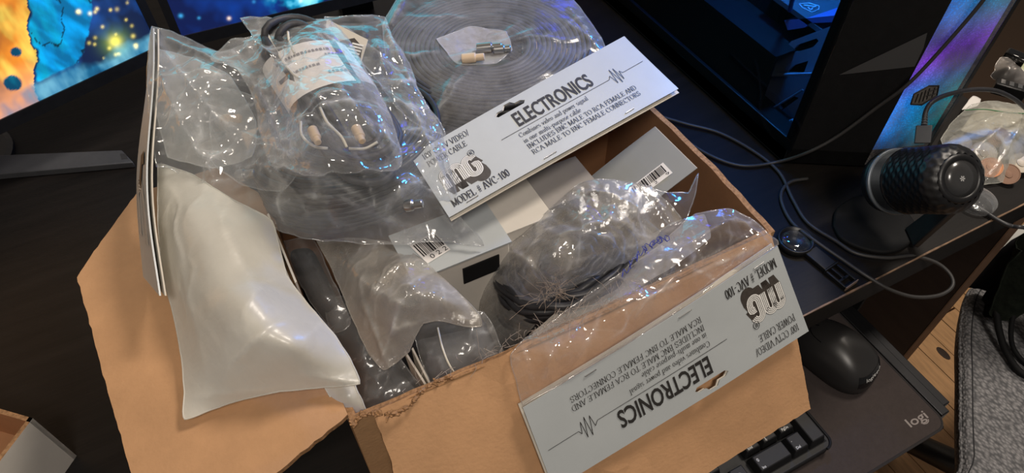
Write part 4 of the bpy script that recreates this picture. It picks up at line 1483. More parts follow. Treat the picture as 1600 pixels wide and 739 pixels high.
o = MB().prism([(a, b) for a, b in g3], 0, .06, T=Matrix(((0, 0, 1, .517), (1, 0, 0, 0), (0, 1, 0, 0), (0, 0, 0, 1)))).build('graphics_card', pmat('blue_lit_shroud', (.16, .18, .5), .4), tw)  # blue of the case lighting is put into this colour
bm_fix(o)
gz = float(onB(1240, 28)[2])
gt = MB().box((.517, float(onB(1345, 20)[1]), gz+.001), (.60, float(onB(1223, 30)[1])+.03, gz+.006)).build('card_backplate', MT['case_in'], tw)
sh = [P(q[0], q[1], gz+.0065) for q in ((1249, 6), (1264, 5), (1280, 10), (1279, 15), (1268, 19), (1254, 12))]
mb_ = MB()
mb_.tube(np.array(sh+sh[:1]), .0007, 5)
mid_ = np.mean(sh, axis=0)
mb_.tube(spline([mid_+(p-mid_)*k for p, k in zip(sh, (.6, .3, .65, .3, .6, .25))], 3), .0008, 5)
mb_.build('shield_badge', pmat('badge', (.5, .5, .55), .4), gt)
MB().tube([P(1234, 16, gz+.004), P(1241, -10, gz+.05)], .0022, 8).build('power_lead', pmat('blue_lead', (.10, .14, .3), .4), tw)
# lit fans and strips
MT['led_blue'] = pmat('blue_led', (0, 0, .02), .5, emis=(.03, .06, 1), es=20)
MB().lathe([(.052, 0), (.058, .003), (.058, .012), (.052, .012)], frame((.55, .788, .36), (0, -1, 0)), 36).build('rear_fan', MT['led_blue'], tw)
MB().box((.497, .42, .452), (.503, .77, .449)).build('led_strip', MT['led_blue'], tw)
for nm, loc, pw, c_ in (('case_light', (.497, .40, .33), 9.0, (.02, .28, 1)), ('case_light', (.555, .50, .26), .5, (.05, .2, 1)), ('case_light', (.545, .62, .36), .5, (.06, .08, 1))):
    l = bpy.data.lights.new(nm, 'POINT')
    l.energy = pw
    l.color = c_
    l.shadow_soft_size = .02
    lo = bpy.data.objects.new(nm, l)
    COL.objects.link(lo)
    lo.parent = tw
    lo.location = Vector(loc)-tw.location
# front bezel: solid black facet with a lighter wedge, then the mesh strip in two facets
bz = MB().prism([(.484, .338), (.48, .33), (.548, .288), (.553, .296)], .004, TH)
o = bz.build('bezel', MT['black_matt'], tw)
nb = np.cross(np.array([.068, -.042, 0]), (0, 0, 1))
nb /= np.linalg.norm(nb)
nb = nb if nb[1] < 0 else -nb
onZ = lambda px, py, h=.0012: PP(px, py, np.array([.48, .33, 0])+nb*h, nb)
tri = [(1311, 117), (1449, 51), (1443, 75), (1429, 104)]
V = [onZ(*q, .0008) for q in tri]+[onZ(*q, .0002) for q in tri]
MB().add(V, [(0, 1, 2, 3), (4, 7, 6, 5), (0, 4, 5, 1), (1, 5, 6, 2), (2, 6, 7, 3), (3, 7, 4, 0)]).build('bezel_wedge', pmat('grey_plastic', (.055, .055, .056), .75), tw)
mm, nt, N, L = nodes('dusty_mesh')
b = N['Principled BSDF']
tc = N.new('ShaderNodeTexCoord')
nz_ = N.new('ShaderNodeTexNoise')
nz_.inputs['Scale'].default_value = 26
nz_.inputs['Detail'].default_value = 7
L.new(tc.outputs['Object'], nz_.inputs['Vector'])
rp = N.new('ShaderNodeValToRGB')
rp.color_ramp.elements[0].position = .35
rp.color_ramp.elements[0].color = (.03, .03, .035, 1)
rp.color_ramp.elements[1].position = .7
rp.color_ramp.elements[1].color = (.30, .28, .27, 1)
L.new(nz_.outputs['Fac'], rp.inputs[0])
L.new(rp.outputs[0], b.inputs['Base Color'])
b.inputs['Roughness'].default_value = .9
wv = N.new('ShaderNodeTexVoronoi')
wv.inputs['Scale'].default_value = 520
L.new(tc.outputs['Object'], wv.inputs['Vector'])
mt1 = N.new('ShaderNodeMapRange')
mt1.inputs[1].default_value = .3
mt1.inputs[2].default_value = .5
mt1.inputs[3].default_value = .42
mt1.inputs[4].default_value = .62
L.new(wv.outputs['Distance'], mt1.inputs[0])
L.new(mt1.outputs[0], b.inputs['Alpha'])
mpts = [(.548, .288), (.576, .2745), (.6035, .2685)]
o = MB().box((0, 0, 0), (0, 0, 0))
V, F = [], []
for k, (x, y) in enumerate(mpts):
    yy = y+(.004 if k == 1 else 0)
    V += [(x, yy, .006), (x, yy, TH)]
F = [(0, 2, 3, 1), (2, 4, 5, 3)]
mk('mesh_front', V, F, mm, tw)
MB().prism([(.6035, .2680), (.6085, .2675), (.622, .276), (.616, .288), (.608, .282)], .004, TH).build('front_frame', MT['black'], tw)
MB().prism([(.548, .288), (.607, .2685), (.612, .283), (.556, .300)], .004, .010).build('front_frame', MT['black'], tw)


def painted(name, mat, V, F, cols, parent):
    o_ = mk(name, V, F, mat, parent)
    ca_ = o_.data.color_attributes.new('Col', 'FLOAT_COLOR', 'POINT')
    c4 = np.ones((len(V), 4), np.float32)
    c4[:, :3] = cols
    ca_.data.foreach_set('color', c4.ravel())
    return o_


MT['rgb'] = emit_attr('rgb_fan_glow', 1.6)
axf = np.array([.0585, -.0195, 0])
axf /= np.linalg.norm(axf)
gp = [(.550, .2915), (.5765, .2815), (.6040, .2722)]
V, F, Cc = [], [], []
nzg, nxg = 60, 24
for i in range(nxg+1):
    u_ = i/nxg
    k = min(int(u_*2), 1)
    a_ = np.array(gp[k])+(np.array(gp[k+1])-np.array(gp[k]))*(u_*2-k)
    for j in range(nzg+1):
        z_ = .012+.36*j/nzg
        V.append((*a_, z_))
        q = .5+.5*float(gn(u_*2.2+z_*9, z_*16, 3))*1.6+.35*float(gn(u_*6-z_*20, z_*45, 5))
        blue, teal, purple = np.array([.0, .22, .95]), np.array([.0, .33, .36]), np.array([.24, .05, .80])
        pz = math.exp(-((z_-.125-u_*.02)/.030)**2)
        c_ = blue*(1-u_)+teal*u_
        c_ = c_*(1-pz)+purple*pz
        fade = (.30+.75*max(0, min(1, q)))*(1-.45*u_)*(.15+.85*min(1, max(0, (z_-.02)/.03)))
        Cc.append(c_*fade)
for i in range(nxg):
    for j in range(nzg):
        a_ = i*(nzg+1)+j
        F.append((a_, a_+nzg+1, a_+nzg+2, a_+1))
painted('fan_glow_panel', MT['rgb'], V, F, np.array(Cc), tw)  # glowing panel added behind the mesh, painted with the lit fans' glow
# hexagon emblem on the mesh
nm_ = np.cross(axf, (0, 0, 1))
nm_ = nm_ if nm_[1] < 0 else -nm_
onM = lambda px, py, h: PP(px, py, np.array([.576, .2745, 0])+nm_*h, nm_)
hx = [(1423, 163), (1428, 147), (1452, 134), (1467, 134), (1464, 149), (1440, 164)]
em = MB()
V = [onM(*q, .0022) for q in hx]+[onM(*q, .0002) for q in hx]
em.add(V, [(0, 1, 2, 3, 4, 5)]+[(i, i+6, (i+1) % 6+6, (i+1) % 6) for i in range(6)])
eo = em.build('emblem', pmat('dusty_grey', (.16, .145, .13), .8, var=.4, vs=300), tw)
bm_fix(eo)
ed = MB()
ed.tube(np.array([onM(*q, .0026) for q in hx+hx[:1]]), .0007, 5)
for a, b in (((1430, 160), (1435, 147)), ((1436, 160), (1441, 144)), ((1442, 158), (1447, 141)), ((1448, 155), (1453, 138)), ((1447, 150), (1462, 146)), ((1450, 143), (1464, 139)), ((1456, 152), (1461, 137))):
    ed.tube(np.array([onM(*a, .0026), onM(*b, .0026)]), .0005, 5)
ed.build('emblem_lines', MT['ink'], eo)

# ------------------------------------------------------------------ monitors
MT['screen'] = emit_attr('lit_screen', 1.25)


def monitor(label, bl, br, screen_h, paint, tilt=R(6), nx=330, ny=190, back=.03, bez=.008):
    bl, br = np.array(bl), np.array(br)
    ux = (br-bl)
    Wm = np.linalg.norm(ux)
    ux /= Wm
    nrm = np.cross(ux, (0, 0, 1))
    nrm = nrm if nrm[1] < 0 else -nrm
    uy = np.array([0, 0, 1])*math.cos(tilt)-nrm*math.sin(tilt)
    nz = np.cross(ux, uy)
    t = thing('monitor', label, 'monitor', (*((bl+br)/2-nz*.08)[:2], 0))
    T = Matrix([[*[float(v) for v in (ux[i], uy[i], nz[i])], float(bl[i])] for i in range(3)]+[[0, 0, 0, 1]])
    fr_ = MB()
    fr_.box((-bez, -bez*1.5, -back), (Wm+bez, screen_h+bez, -.001), T=T)
    bevel(fr_.build('housing', MT['black'], t), .002)
    bz_ = MB()
    bz_.box((-bez, -bez*1.5, -.001), (Wm+bez, 0, .002), T=T).box((-bez, screen_h, -.001), (Wm+bez, screen_h+bez, .002), T=T)
    bz_.box((-bez, 0, -.001), (0, screen_h, .002), T=T).box((Wm, 0, -.001), (Wm+bez, screen_h, .002), T=T)
    bz_.build('bezel', MT['black'], t)
    U, Vv = np.meshgrid(np.linspace(0, 1, nx), np.linspace(0, 1, ny), indexing='ij')
    pts = bl+U.reshape(-1, 1)*Wm*ux+Vv.reshape(-1, 1)*screen_h*uy+nz*.0004
    F = [(i*ny+j, (i+1)*ny+j, (i+1)*ny+j+1, i*ny+j+1) for i in range(nx-1) for j in range(ny-1)]
    painted('screen', MT['screen'], pts, F, paint((U.ravel())*Wm, Vv.ravel()*screen_h), t)
    # stand
    c_ = bl+ux*Wm*.5-nz*.10
    MB().box((c_[0]-.02, c_[1]-.01, .006), (c_[0]+.02, c_[1]+.01, .22)).build('stand_post', MT['black'], t)
    hd = bl+ux*Wm*.5+uy*screen_h*.45-nz*back
    MB().hexa([(c_[0]-.02, c_[1]-.008, .15), (c_[0]+.02, c_[1]-.008, .15), (c_[0]+.02, c_[1]+.008, .15), (c_[0]-.02, c_[1]+.008, .15)]+[tuple(hd+q) for q in (ux*-.03+nz*.004, ux*.03+nz*.004, ux*.03-nz*.01, ux*-.03-nz*.01)]).build('stand_neck', MT['black'], t)
    MB().lathe([(.055, 0), (.055, .004), (.05, .006)], Matrix.Translation((c_[0], c_[1], 0)), 40).build('stand_base', MT['black'], t)
    return t


mL0, mL1 = P(0, 186, .085), P(236, 76, .085)
dL = (mL1-mL0)/np.linalg.norm(mL1-mL0)
mL1 = mL1+dL*.007
mL0 = mL1-dL*.407


def fbm(x, y, s, o=4):
    t = 0
    for k in range(o):
        t = t+gn(x*2**k, y*2**k, s+k)/2**k
    return t


def blob(U, V_, x, y, r_):
    return np.exp(-((U-x)**2+(V_-y)**2)/(r_*r_))


def paintL(U, V_):
    # U from the left end of a 0.40 m wide screen, V up from its lower edge
    D = .40-U
    n1 = fbm(U*26, V_*26, 3)
    n2 = fbm(U*50+3, V_*20, 7)
    col = np.zeros((len(U), 3))+np.array([.004, .012, .05])
    col += np.clip(n1, 0, 1)[:, None]*np.array([.005, .05, .22])
    # rock stack, cyan
    edge_l = .109-.40*V_+.006*n1
    rock = (D < edge_l+.0) & (D > .079-.85*V_+.006*n2) & (V_ > .014+.005*n1)
    streak = fbm(U*60+V_*40, V_*14-U*30, 21)
    rc_ = np.array([.0, .22, .52])*(.55+.9*np.clip(streak+.35, 0, 1.2))[:, None]+np.clip(n2, 0, 1)[:, None]*np.array([0, .22, .22])
    crack = (np.abs(fbm(U*22, V_*22, 31)) < .035)[:, None]
    rc_ = np.where(crack, rc_*.15, rc_)
    rk = (np.clip((edge_l-D)/.0016, 0, 1)*np.clip((D-(.079-.85*V_+.006*n2))/.0016, 0, 1)*np.clip((V_-.014-.005*n1)/.0016, 0, 1))[:, None]
    col = col*(1-rk)+rc_*rk
    # fire on the left
    fire = D > edge_l+.001
    fc = np.array([.95, .30, .03])*(.7+.6*n1)[:, None]+np.clip(n2+.2, 0, 1)[:, None]*np.array([.3, .42, .08])
    fc = np.clip(fc, .02, 1.2)*np.array([1, 1, 1])
    fade = np.clip((.04-V_)/.04, 0, 1)[:, None]
    fc = fc*(1-fade*.55)+np.array([.55, .36, .33])*fade*.55
    col = np.where(fire[:, None], fc, col)
    for (x, y, r_) in ((.105, .048, .005), (.121, .024, .008), (.121, .056, .007), (.16, .03, .012)):
        m_ = blob(D, V_, x, y, r_)*(1+.5*n2)
        mk_ = np.clip((m_-.4)/.12, 0, 1)[:, None]
        col = col*(1-mk_)+mk_*(np.array([.0, .05, .11])+np.clip(n2, 0, 1)[:, None]*np.array([0, .15, .2]))
    # water band
    wt_ = np.clip((.016+.006*n1-V_)/.006, 0, 1)*np.clip(.8+n2, 0, 1)
    col = col*(1-wt_[:, None]*.8)+wt_[:, None]*.8*(np.array([.01, .16, .32])+np.clip(n2, 0, 1)[:, None]*np.array([.15, .30, .30]))
    # glowing lights
    col += blob(D, V_, .027, .021, .0050)[:, None]*np.array([1.0, .75, .02])+blob(D, V_, .027, .020, .012)[:, None]*np.array([.12, .22, .02])
    rg_ = random.Random(3)
    for k in range(26):
        x, y, r_ = rg_.uniform(-.004, .05), rg_.uniform(.006, .06), rg_.uniform(.0007, .0018)
        col += blob(D, V_, x, y, r_)[:, None]*np.array([1, .8, .15])*rg_.uniform(.4, 1)
    k = np.clip((V_-.115)/.05, 0, 1)[:, None]
    top_glow = np.where((D > .12)[:, None], np.array([.9, .45, .15]), np.array([.06, .95, 1.2]))  # unseen screen top, made extra bright to light the bags
    return np.clip(col*(1-k)+k*top_glow*(1+.4*n1[:, None]), 0, 3)


def paintR(U, V_):
    n1 = fbm(U*18, V_*18, 13)
    n2 = fbm(U*40, V_*40, 17)
    col = np.array([.002, .008, .06])+np.clip(n1+.1, 0, 1)[:, None]*np.array([.0, .03, .20])
    m_ = np.clip((U-.092+.012*n1)/.02, 0, 1)*np.clip(.6+n2*1.4, 0, 1)
    col = col*(1-m_[:, None])+m_[:, None]*(np.array([0, .35, .62])+np.clip(n2, 0, 1)[:, None]*np.array([.3, .5, .3]))
    rg_ = random.Random(8)
    for k in range(30):
        x, y, r_ = rg_.uniform(.003, .20), rg_.uniform(.004, .12), rg_.uniform(.0012, .003)
        c_ = np.array([1, .75, .5]) if rg_.random() < .5 else np.array([.05, .4, .8])
        col += blob(U, V_, x, y, r_)[:, None]*c_*rg_.uniform(.4, 1)
    # upper screen out of view, brightened to throw cyan light on the bags
    k = np.clip((V_-.06)/.05, 0, 1)[:, None]
    return np.clip(col*(1-k)+k*np.array([.06, .95, 1.2])*(1+.5*n1[:, None]), 0, 3)


monitor('monitor at the corner, showing an orange and cyan fantasy scene', mL0, mL1, .225, paintL)
mR0, mR1 = P(284, 56, .085), P(515, 0, .085)
dR = (mR1-mR0)/np.linalg.norm(mR1-mR0)
monitor('monitor behind the bags, showing a deep blue scene with small lights', mR0, mR0+dR*.40, .225, paintR)

# slate grey plate lying on the desk below the first monitor
pp = [P(*q, .008) for q in ((22, 241), (190, 234), (208, 253), (-40, 275), (-60, 245))]
t = thing('flat_stand_plate', 'flat dark grey plate lying on the desk in front of the corner monitor', 'plate', (*np.mean(pp, axis=0)[:2], 0))
bevel(MB().prism([tuple(p[:2]) for p in pp], 0, .008).build('plate', MT['graphite'], t), .0012)
lp = [P(*q, .0082) for q in ((188, 240), (196, 240), (200, 248), (190, 249))]
MB().prism([tuple(p[:2]) for p in lp], .0080, .0083).build('label', pmat('plate_label', (.03, .03, .032), .6), t)

# ------------------------------------------------------------------ white and brown small box at the lower left
lc = P(120, 712, 0)[:2]
hL = .062
e1 = P(0, 716, hL)[:2]-P(52, 648, hL)[:2]
e1 /= np.linalg.norm(e1)
e2 = np.array([-e1[1], e1[0]])
if e2 @ (P(0, 600, hL)[:2]-P(52, 648, hL)[:2]) < 0:
    e2 = -e2
t = thing('small_box', 'small open cardboard box, pale outside and brown inside, at the desk corner', 'box', (*(lc+e1*.06+e2*.05), 0))
c0, c1, c2, c3 = lc, lc+e1*.14, lc+e1*.14+e2*.10, lc+e2*.10
for a, b in ((c0, c1), (c1, c2), (c2, c3), (c3, c0)):
    d = (b-a)/np.linalg.norm(b-a)
    n_ = np.array([-d[1], d[0]])
    if n_ @ (np.mean([c0, c2], axis=0)-a) < 0:
        n_ = -n_
    q = [a, b, b+n_*.003, a+n_*.003]
    mb = MB().hexa([(*p, .0) for p in q]+[(*p, hL) for p in q])
    mb.m = [0, 2, 0, 0, 1, 0]
    o = mb.build('box_wall', None, t, mats=[MT['white_board'], MT['cardboard_in'], MT['kraft_edge']])
    bm_fix(o)
MB().prism([tuple(p) for p in (c0+(e1+e2)*.003, c1+(e2-e1)*.003, c2-(e1+e2)*.003, c3+(e1-e2)*.003)], 0, .018).build('box_bottom', MT['cardboard_in'], t)
a, b = c3-e2*.012+e1*.003, c2-e2*.012-e1*.003
q = [a, b, b+e2*.003, a+e2*.003]
MB().hexa([(*p, .018) for p in q]+[(*(p+e2*.006), hL-.012) for p in q]).build('inner_flap', MT['cardboard_in'], t)

# ------------------------------------------------------------------ microphone
mr = P(1392, 284, .062)
cdir = (CAM-mr)/np.linalg.norm(CAM-mr)
sdir = cr-cdir*(cdir @ cr)
sdir /= np.linalg.norm(sdir)
udir = np.cross(cdir, sdir)
mdir = .80*cdir+.60*sdir+.03*udir
mdir /= np.linalg.norm(mdir)
Tm = frame(mr, mdir, tuple(sdir))
mic = thing('microphone', 'black desktop microphone with a honeycomb grille on a flat teardrop stand', 'microphone', (*P(1430, 375, 0)[:2], 0))
rb = .0275
MB().lathe([(.012, -.012), (.022, -.010), (rb-.001, -.003), (rb, .001), (rb, .006)], Tm, 48).build('rear_body', MT['black'], mic, smooth=True)
MB().lathe([(rb, .006), (rb+.0012, .0065), (rb+.0012, .009), (rb, .0095)], Tm, 48).build('trim_ring', pmat('grey_ring', (.16, .18, .20), .35, metal=.5), mic, smooth=True)
MB().lathe([(rb-.0012, .0095), (rb-.0012, .022), (rb, .0225), (rb+.0006, .024), (rb, .0255)], Tm, 48).build('collar', MT['black_gloss'], mic, smooth=True)
V, F = [], []
nr, na = 46, 120
Lg = .052
for i in range(nr+1):
    t = i/nr
    h = .0255+Lg*t
    r_ = rb if t < .80 else rb-.0075*((t-.80)/.2)**2.2
    for j in range(na):
        a = 2*math.pi*j/na
        row = h/.0042
        cell = math.cos(a*20+(math.pi if int(row) % 2 else 0))*.5+.5
        hump = math.sin((row % 1)*math.pi)
        V.append((*(Tm @ Vector(((r_-.0011*hump*cell)*math.cos(a), (r_-.0011*hump*cell)*math.sin(a), h))),))
for i in range(nr):
    for j in range(na):
        F.append((i*na+j, i*na+(j+1) % na, (i+1)*na+(j+1) % na, (i+1)*na+j))
mk('grille', V, F, MT['black'], mic, smooth=True)
hc_ = .0255+Lg
MB().lathe([(rb-.0075, hc_-.002), (rb-.0085, hc_+.0005), (.0148, hc_+.0020), (.0145, hc_+.0012)], Tm, 40).build('cap_rim', MT['black'], mic, smooth=True)
capo = MB().lathe([(.0145, hc_-.001), (.0143, hc_+.0012), (.006, hc_+.0018), (.0002, hc_+.0018)], Tm, 40).build('end_cap', pmat('cap_plastic', (.035, .035, .036), .22, coat=.3), mic, smooth=True)
lg = MB()
for k in range(3):
    a = k*math.pi/3
    v = Vector((math.cos(a), math.sin(a), 0))*.0022
    n_ = Vector((-math.sin(a), math.cos(a), 0))*.0005
    z_ = Vector((0, 0, hc_+.0021))
    lg.add([tuple(Tm @ (z_+q)) for q in (v+n_, -v+n_, -v-n_, v-n_)], [(0, 1, 2, 3)])
lg.build('cap_mark', pmat('cap_mark', (.35, .35, .35), .5), capo)
# teardrop base and flat post
bp = [(1302, 352), (1306, 328), (1322, 314), (1345, 306), (1380, 310), (1410, 325), (1428, 345), (1432, 362), (1422, 380), (1400, 392), (1372, 394), (1340, 386), (1314, 372)]
bw_ = spline([(*P(x, y, .004)[:2], 0) for x, y in bp+bp[:1]], 5)[:-1, :2]
bevel(MB().prism([tuple(p) for p in bw_], 0, .005).build('base', MT['black_matt'], mic, smooth=True), .0015, 2)
a, b = P(1424, 372, .005), np.array(Tm @ Vector((0, 0, .028)))
b = P(1490, 318, .052)
d = b-a
s1 = np.cross(d, (0, 0, 1))
s1 /= np.linalg.norm(s1)
n1_ = np.cross(s1, d)
n1_ /= np.linalg.norm(n1_)
po = MB().hexa([tuple(a+s1*x*.011+n1_*y*.003) for x, y in ((-1, -1), (1, -1), (1, 1), (-1, 1))]+[tuple(b+s1*x*.008+n1_*y*.003) for x, y in ((-1, -1), (1, -1), (1, 1), (-1, 1))])
o = po.build('post', MT['black'], mic)
bm_fix(o)
bevel(o, .001)
MB().tube([b-n1_*.001, np.array(Tm @ Vector((0, 0, .024)))], .008, 14).build('yoke', MT['black'], mic, smooth=True)

# microphone plug and cable
uc = thing('usb_cable', 'black cable plugged into the top of the microphone, arching over the coin bag', 'cable', (*P(1443, 215, .09)[:2], .085))
p0, p1 = P(1441, 224, .086), P(1444, 196, .094)
bevel(MB().hexa([tuple(p0+sdir*x*.0062+cdir*y*.0035) for x, y in ((-1, -1), (1, -1), (1, 1), (-1, 1))]+[tuple(p1+sdir*x*.0062+cdir*y*.0035) for x, y in ((-1, -1), (1, -1), (1, 1), (-1, 1))]).build('plug', MT['graphite'], uc), .0008)
p2 = P(1446, 176, .099)
mbx = MB()
for k in range(5):
    q = p1+(p2-p1)*(k/5)
    mbx.tube([q, q+(p2-p1)*.13], .0026-.00015*k, 10)
mbx.build('strain_relief', MT['graphite'], uc)
MB().tube(spline([p1, p2, P(1456, 160, .104), P(1480, 148, .105), P(1520, 140, .10), P(1556, 142, .09), P(1585, 155, .07), P(1606, 172, .045), P(1640, 190, .004), P(1700, 190, .003)], 10), .0021, 8).build('cord', MT['cable'], uc, smooth=True)


def cable(label, pts, r_=.0017, mat='cable', name='loose_cable'):
    o_ = MB().tube(spline(pts, 10), r_, 8).build(name, MT[mat], None, smooth=True)
    return tag(o_, label, 'cable')


MT['cable_dk'] = pmat('dull_cable', (.035, .033, .032), .5)
cable('thin black cable running down across the tower front and along the desk behind the box',
      [onM(1560, -40, .006), onM(1535, 2, .006), onM(1470, 78, .006), onM(1418, 132, .006), onZ(1370, 168, .009), onZ(1310, 212, .010), onZ(1262, 238, .012), P(1215, 253, .006), P(1160, 259, .003), P(1110, 243, .003), P(1065, 214, .003), P(1030, 180, .003), P(985, 140, .003)], .0017, 'cable_dk')
cable('black cable looping out past the desk edge below the microphone stand',
      [P(985, 165, .004), P(1020, 178, .0035), P(1070, 193, .0035), P(1125, 208, .003), P(1180, 238, .003), P(1218, 270, .003), P(1238, 310, .003), P(1262, 348, .003), P(1305, 376, .0035), P(1338, 396, .004), P(1385, 403, .003), P(1425, 400, -.001), P(1462, 410, -.006), P(1484, 428, -.011), P(1488, 447, -.014), P(1468, 461, -.014), P(1430, 464, -.010), P(1392, 453, -.003), P(1355, 432, .0025), P(1315, 405, .004), P(1270, 374, .0065), P(1238, 348, .003), P(1222, 318, .003), P(1222, 298, .003), P(1236, 284, .003), P(1262, 279, .003)], .0017, 'cable_dk')
cable('black cable leaving from under the microphone over the desk edge', [P(1470, 300, .004), P(1500, 310, .004), P(1530, 325, .004), P(1558, 343, .003), P(1580, 353, .0025), P(1610, 358, -.002), P(1680, 380, -.08)], .0020)

# ------------------------------------------------------------------ pocket loupe on the desk
lo = thing('folding_loupe', 'black pocket loupe with a round lens lying on the desk behind the printed card', 'magnifier', (*P(1260, 390, 0)[:2], 0))
lcn = P(1243, 376, .005)
TL = Matrix.Translation(Vector(lcn))
MB().lathe([(.0145, -.0045), (.0160, -.004), (.0160, .002), (.0145, .0025), (.0142, -.001)], TL, 36).build('lens_ring', MT['black'], lo, smooth=True)
MT['lens'] = film_mat('lens_glass', .02, 0, .05, .03, gl=.10, gedge=.5, bump=0)
MB().lathe([(.0142, -.001), (.011, .0008), (.006, .002), (.0002, .0024)], TL, 36).build('lens', MT['lens'], lo, smooth=True)
a, b = P(1265, 392, .003), P(1330, 445, .003)
d = (b-a)[:2]
Ld = np.linalg.norm(d)
d /= Ld
TT = Matrix(((d[0], -d[1], 0, a[0]), (d[1], d[0], 0, a[1]), (0, 0, 1, 0), (0, 0, 0, 1)))
bd_ = MB().box((0, -.0075, .0005), (Ld*.50, .0075, .0055), T=TT)
bevel(bd_.build('handle', MT['black'], lo), .0008)
bd_ = MB().box((Ld*.50, -.0085, .0005), (Ld*.53, .0085, .006), T=TT).box((Ld*.53, -.008, .0005), (Ld, -.006, .0045), T=TT).box((Ld*.53, .006, .0005), (Ld, .008, .0045), T=TT).box((Ld*.53, -.001, .0005), (Ld*.85, .001, .004), T=TT).box((Ld*.80, -.006, .0005), (Ld*.85, .006, .004), T=TT).box((Ld*.97, -.008, .0005), (Ld, .008, .005), T=TT)
bevel(bd_.build('clip_end', MT['black'], lo), .0004)
MB().box((Ld*1.0, -.008, .0006), (Ld*1.015, .008, .0052), T=TT).build('worn_tip', pmat('worn_tip', (.22, .15, .11), .5), lo)

# ------------------------------------------------------------------ coins in a zip bag, and the clutter behind
cz = [(1548, 262, .0125, 'copper', 'bright copper coin at the near side of the zip bag'), (1536, 240, .012, 'nickel', 'pale silver coin above the copper coin in the zip bag'), (1520, 268, .008, 'copper2', 'dull brown coin lowest in the zip bag, nearest the microphone'), (1575, 272, .009, 'copper2', 'dull brown coin at the front of the zip bag'),
      (1500, 225, .010, 'nickel2', 'grey coin in the zip bag just beside the microphone'), (1580, 235, .012, 'nickel2', 'grey coin in the zip bag farther from the microphone'), (1560, 215, .012, 'copper2', 'dull brown coin at the back of the zip bag'), (1595, 255, .010, 'nickel', 'pale silver coin at the far side of the zip bag')]
MT['copper'] = pmat('copper_coin', (.62, .28, .14), .5, metal=.25)
MT['copper2'] = pmat('dull_copper', (.25, .14, .09), .55, metal=.25)
MT['nickel'] = pmat('nickel_coin', (.42, .37, .30), .5, metal=.25)
MT['nickel2'] = pmat('grey_coin', (.22, .20, .18), .5, metal=.25)
for i, (px, py, z, mt_, lb_) in enumerate(cz):
    n_ = np.array([-.45+.12*math.sin(i*2.1), -.25+.15*math.cos(i*1.7), .75])
    Tc = frame(P(px, py, z), tuple(n_), (1, 0, 0))
    t = thing('coin', lb_, 'coin', P(px, py, z), 'coins in the zip bag')
    r_ = .0105 if i != 1 else .0125
    MB().lathe([(r_, -.0008), (r_, .0008), (r_-.0008, .0008), (r_-.0011, .0005)], Tc, 28).build('disc', MT[mt_], t)
    MB().lathe([(.0042, .0005), (.0038, .0011), (.0015, .0013)], Tc @ Matrix.Diagonal((.8, 1.15, 1, 1)), 12).build('relief', MT[mt_], t)
bs_ = MB()
zb = thing('zip_bag', 'clear zip bag of coins with a green seal, on the desk behind the microphone', 'bag', (*P(1550, 220, 0)[:2], 0))
film('film', MT['zip'], zb, [(1470, 216, .006), (1492, 186, .012), (1520, 163, .020), (1560, 158, .024), (1610, 166, .024), (1690, 172, .02), (1700, 250, .006), (1640, 262, .005), (1590, 262, .006), (1570, 284, .003), (1530, 290, .003), (1488, 282, .003)], [(1540, 200, .030), (1560, 240, .026), (1600, 210, .028), (1510, 240, .022)], amp=.005, sc=.035, seed=131, back=False, step=.0016,
     folds=[(1500, 200, 1570, 180, .024, .0016, .004), (1590, 180, 1560, 270, .024, .0016, .005), (1500, 250, 1560, 200, .024, .0016, .004)])
MB().tube(spline([P(*q) for q in ((1508, 172, .023), (1540, 171, .028), (1575, 176, .030), (1610, 178, .030), (1680, 182, .028))], 8), .0006, 6).build('green_seal', pmat('green_seal', (.05, .22, .08), .5), zb)
film('inner_slip', pmat('pale_slip', (.48, .44, .34), .7), zb, [(1500, 205, .010), (1530, 170, .018), (1600, 172, .02), (1600, 200, .016), (1545, 212, .012)], amp=.002, sc=.02, seed=5, back=False)

pc = film('paper_scrap', MT['paper'], None, [(1503, 172, .006), (1520, 150, .010), (1532, 155, .010), (1527, 166, .007)], amp=.0005, back=False, step=.001)
tag(pc, 'small white paper corner beside the zip bag, against the tower', 'paper')
pc = film('paper_scrap', pmat('pale_green_paper', (.55, .58, .36), .7), None, [(1578, 102, .004), (1592, 92, .008), (1640, 108, .008), (1640, 130, .004), (1600, 120, .004)], amp=.0008, back=False, step=.001)
tag(pc, 'pale green paper scrap beyond the crumpled foil', 'paper')
ff = film('foil_wrapper', pmat('grey_foil', (.42, .39, .37), .32, metal=.7), None, [(1548, 118, .010), (1560, 92, .018), (1580, 92, .020), (1600, 112, .018), (1640, 130, .012), (1620, 140, .008), (1580, 132, .008), (1560, 128, .008)], [(1575, 108, .026)], amp=.006, sc=.02, seed=7, step=.0011)
tag(ff, 'crumpled grey foil wrapper on the desk beside the tower', 'wrapper')
t = thing('black_clip', 'small glossy black clip behind the crumpled foil wrapper', 'clip', (*P(1583, 85, 0)[:2], 0))
a, b = P(1570, 84, .02), P(1600, 96, .02)
Tc = frame(a, tuple(b-a), (0, 0, 1))
bevel(MB().box((-.02, -.007, 0), (.006, .007, .022), T=Tc).build('jaw', MT['black_gloss'], t), .002)
MB().tube(spline([P(1592, 92, .024), P(1600, 96, .026), P(1612, 94, .026), P(1630, 104, .004)], 6), .0015, 8).build('wire_arm', MT['black'], t)
t = thing('pin_connector', 'dark strip with small bright metal prongs behind the cable arch', 'connector', (*P(1580, 130, 0)[:2], 0))
a, b = P(1556, 128, .012), P(1606, 142, .012)
Tc = frame(a, tuple(b-a), (0, 0, 1))
bevel(MB().box((-.012, -.006, 0), (.002, .006, float(np.linalg.norm(b-a))), T=Tc).build('strip', MT['black'], t), .001)
for k in range(5):
    MB().box((-.001, -.004, .004+k*.0085), (.0032, .004, .0085+k*.0085), T=Tc).build('prong', MT['steel'], t)
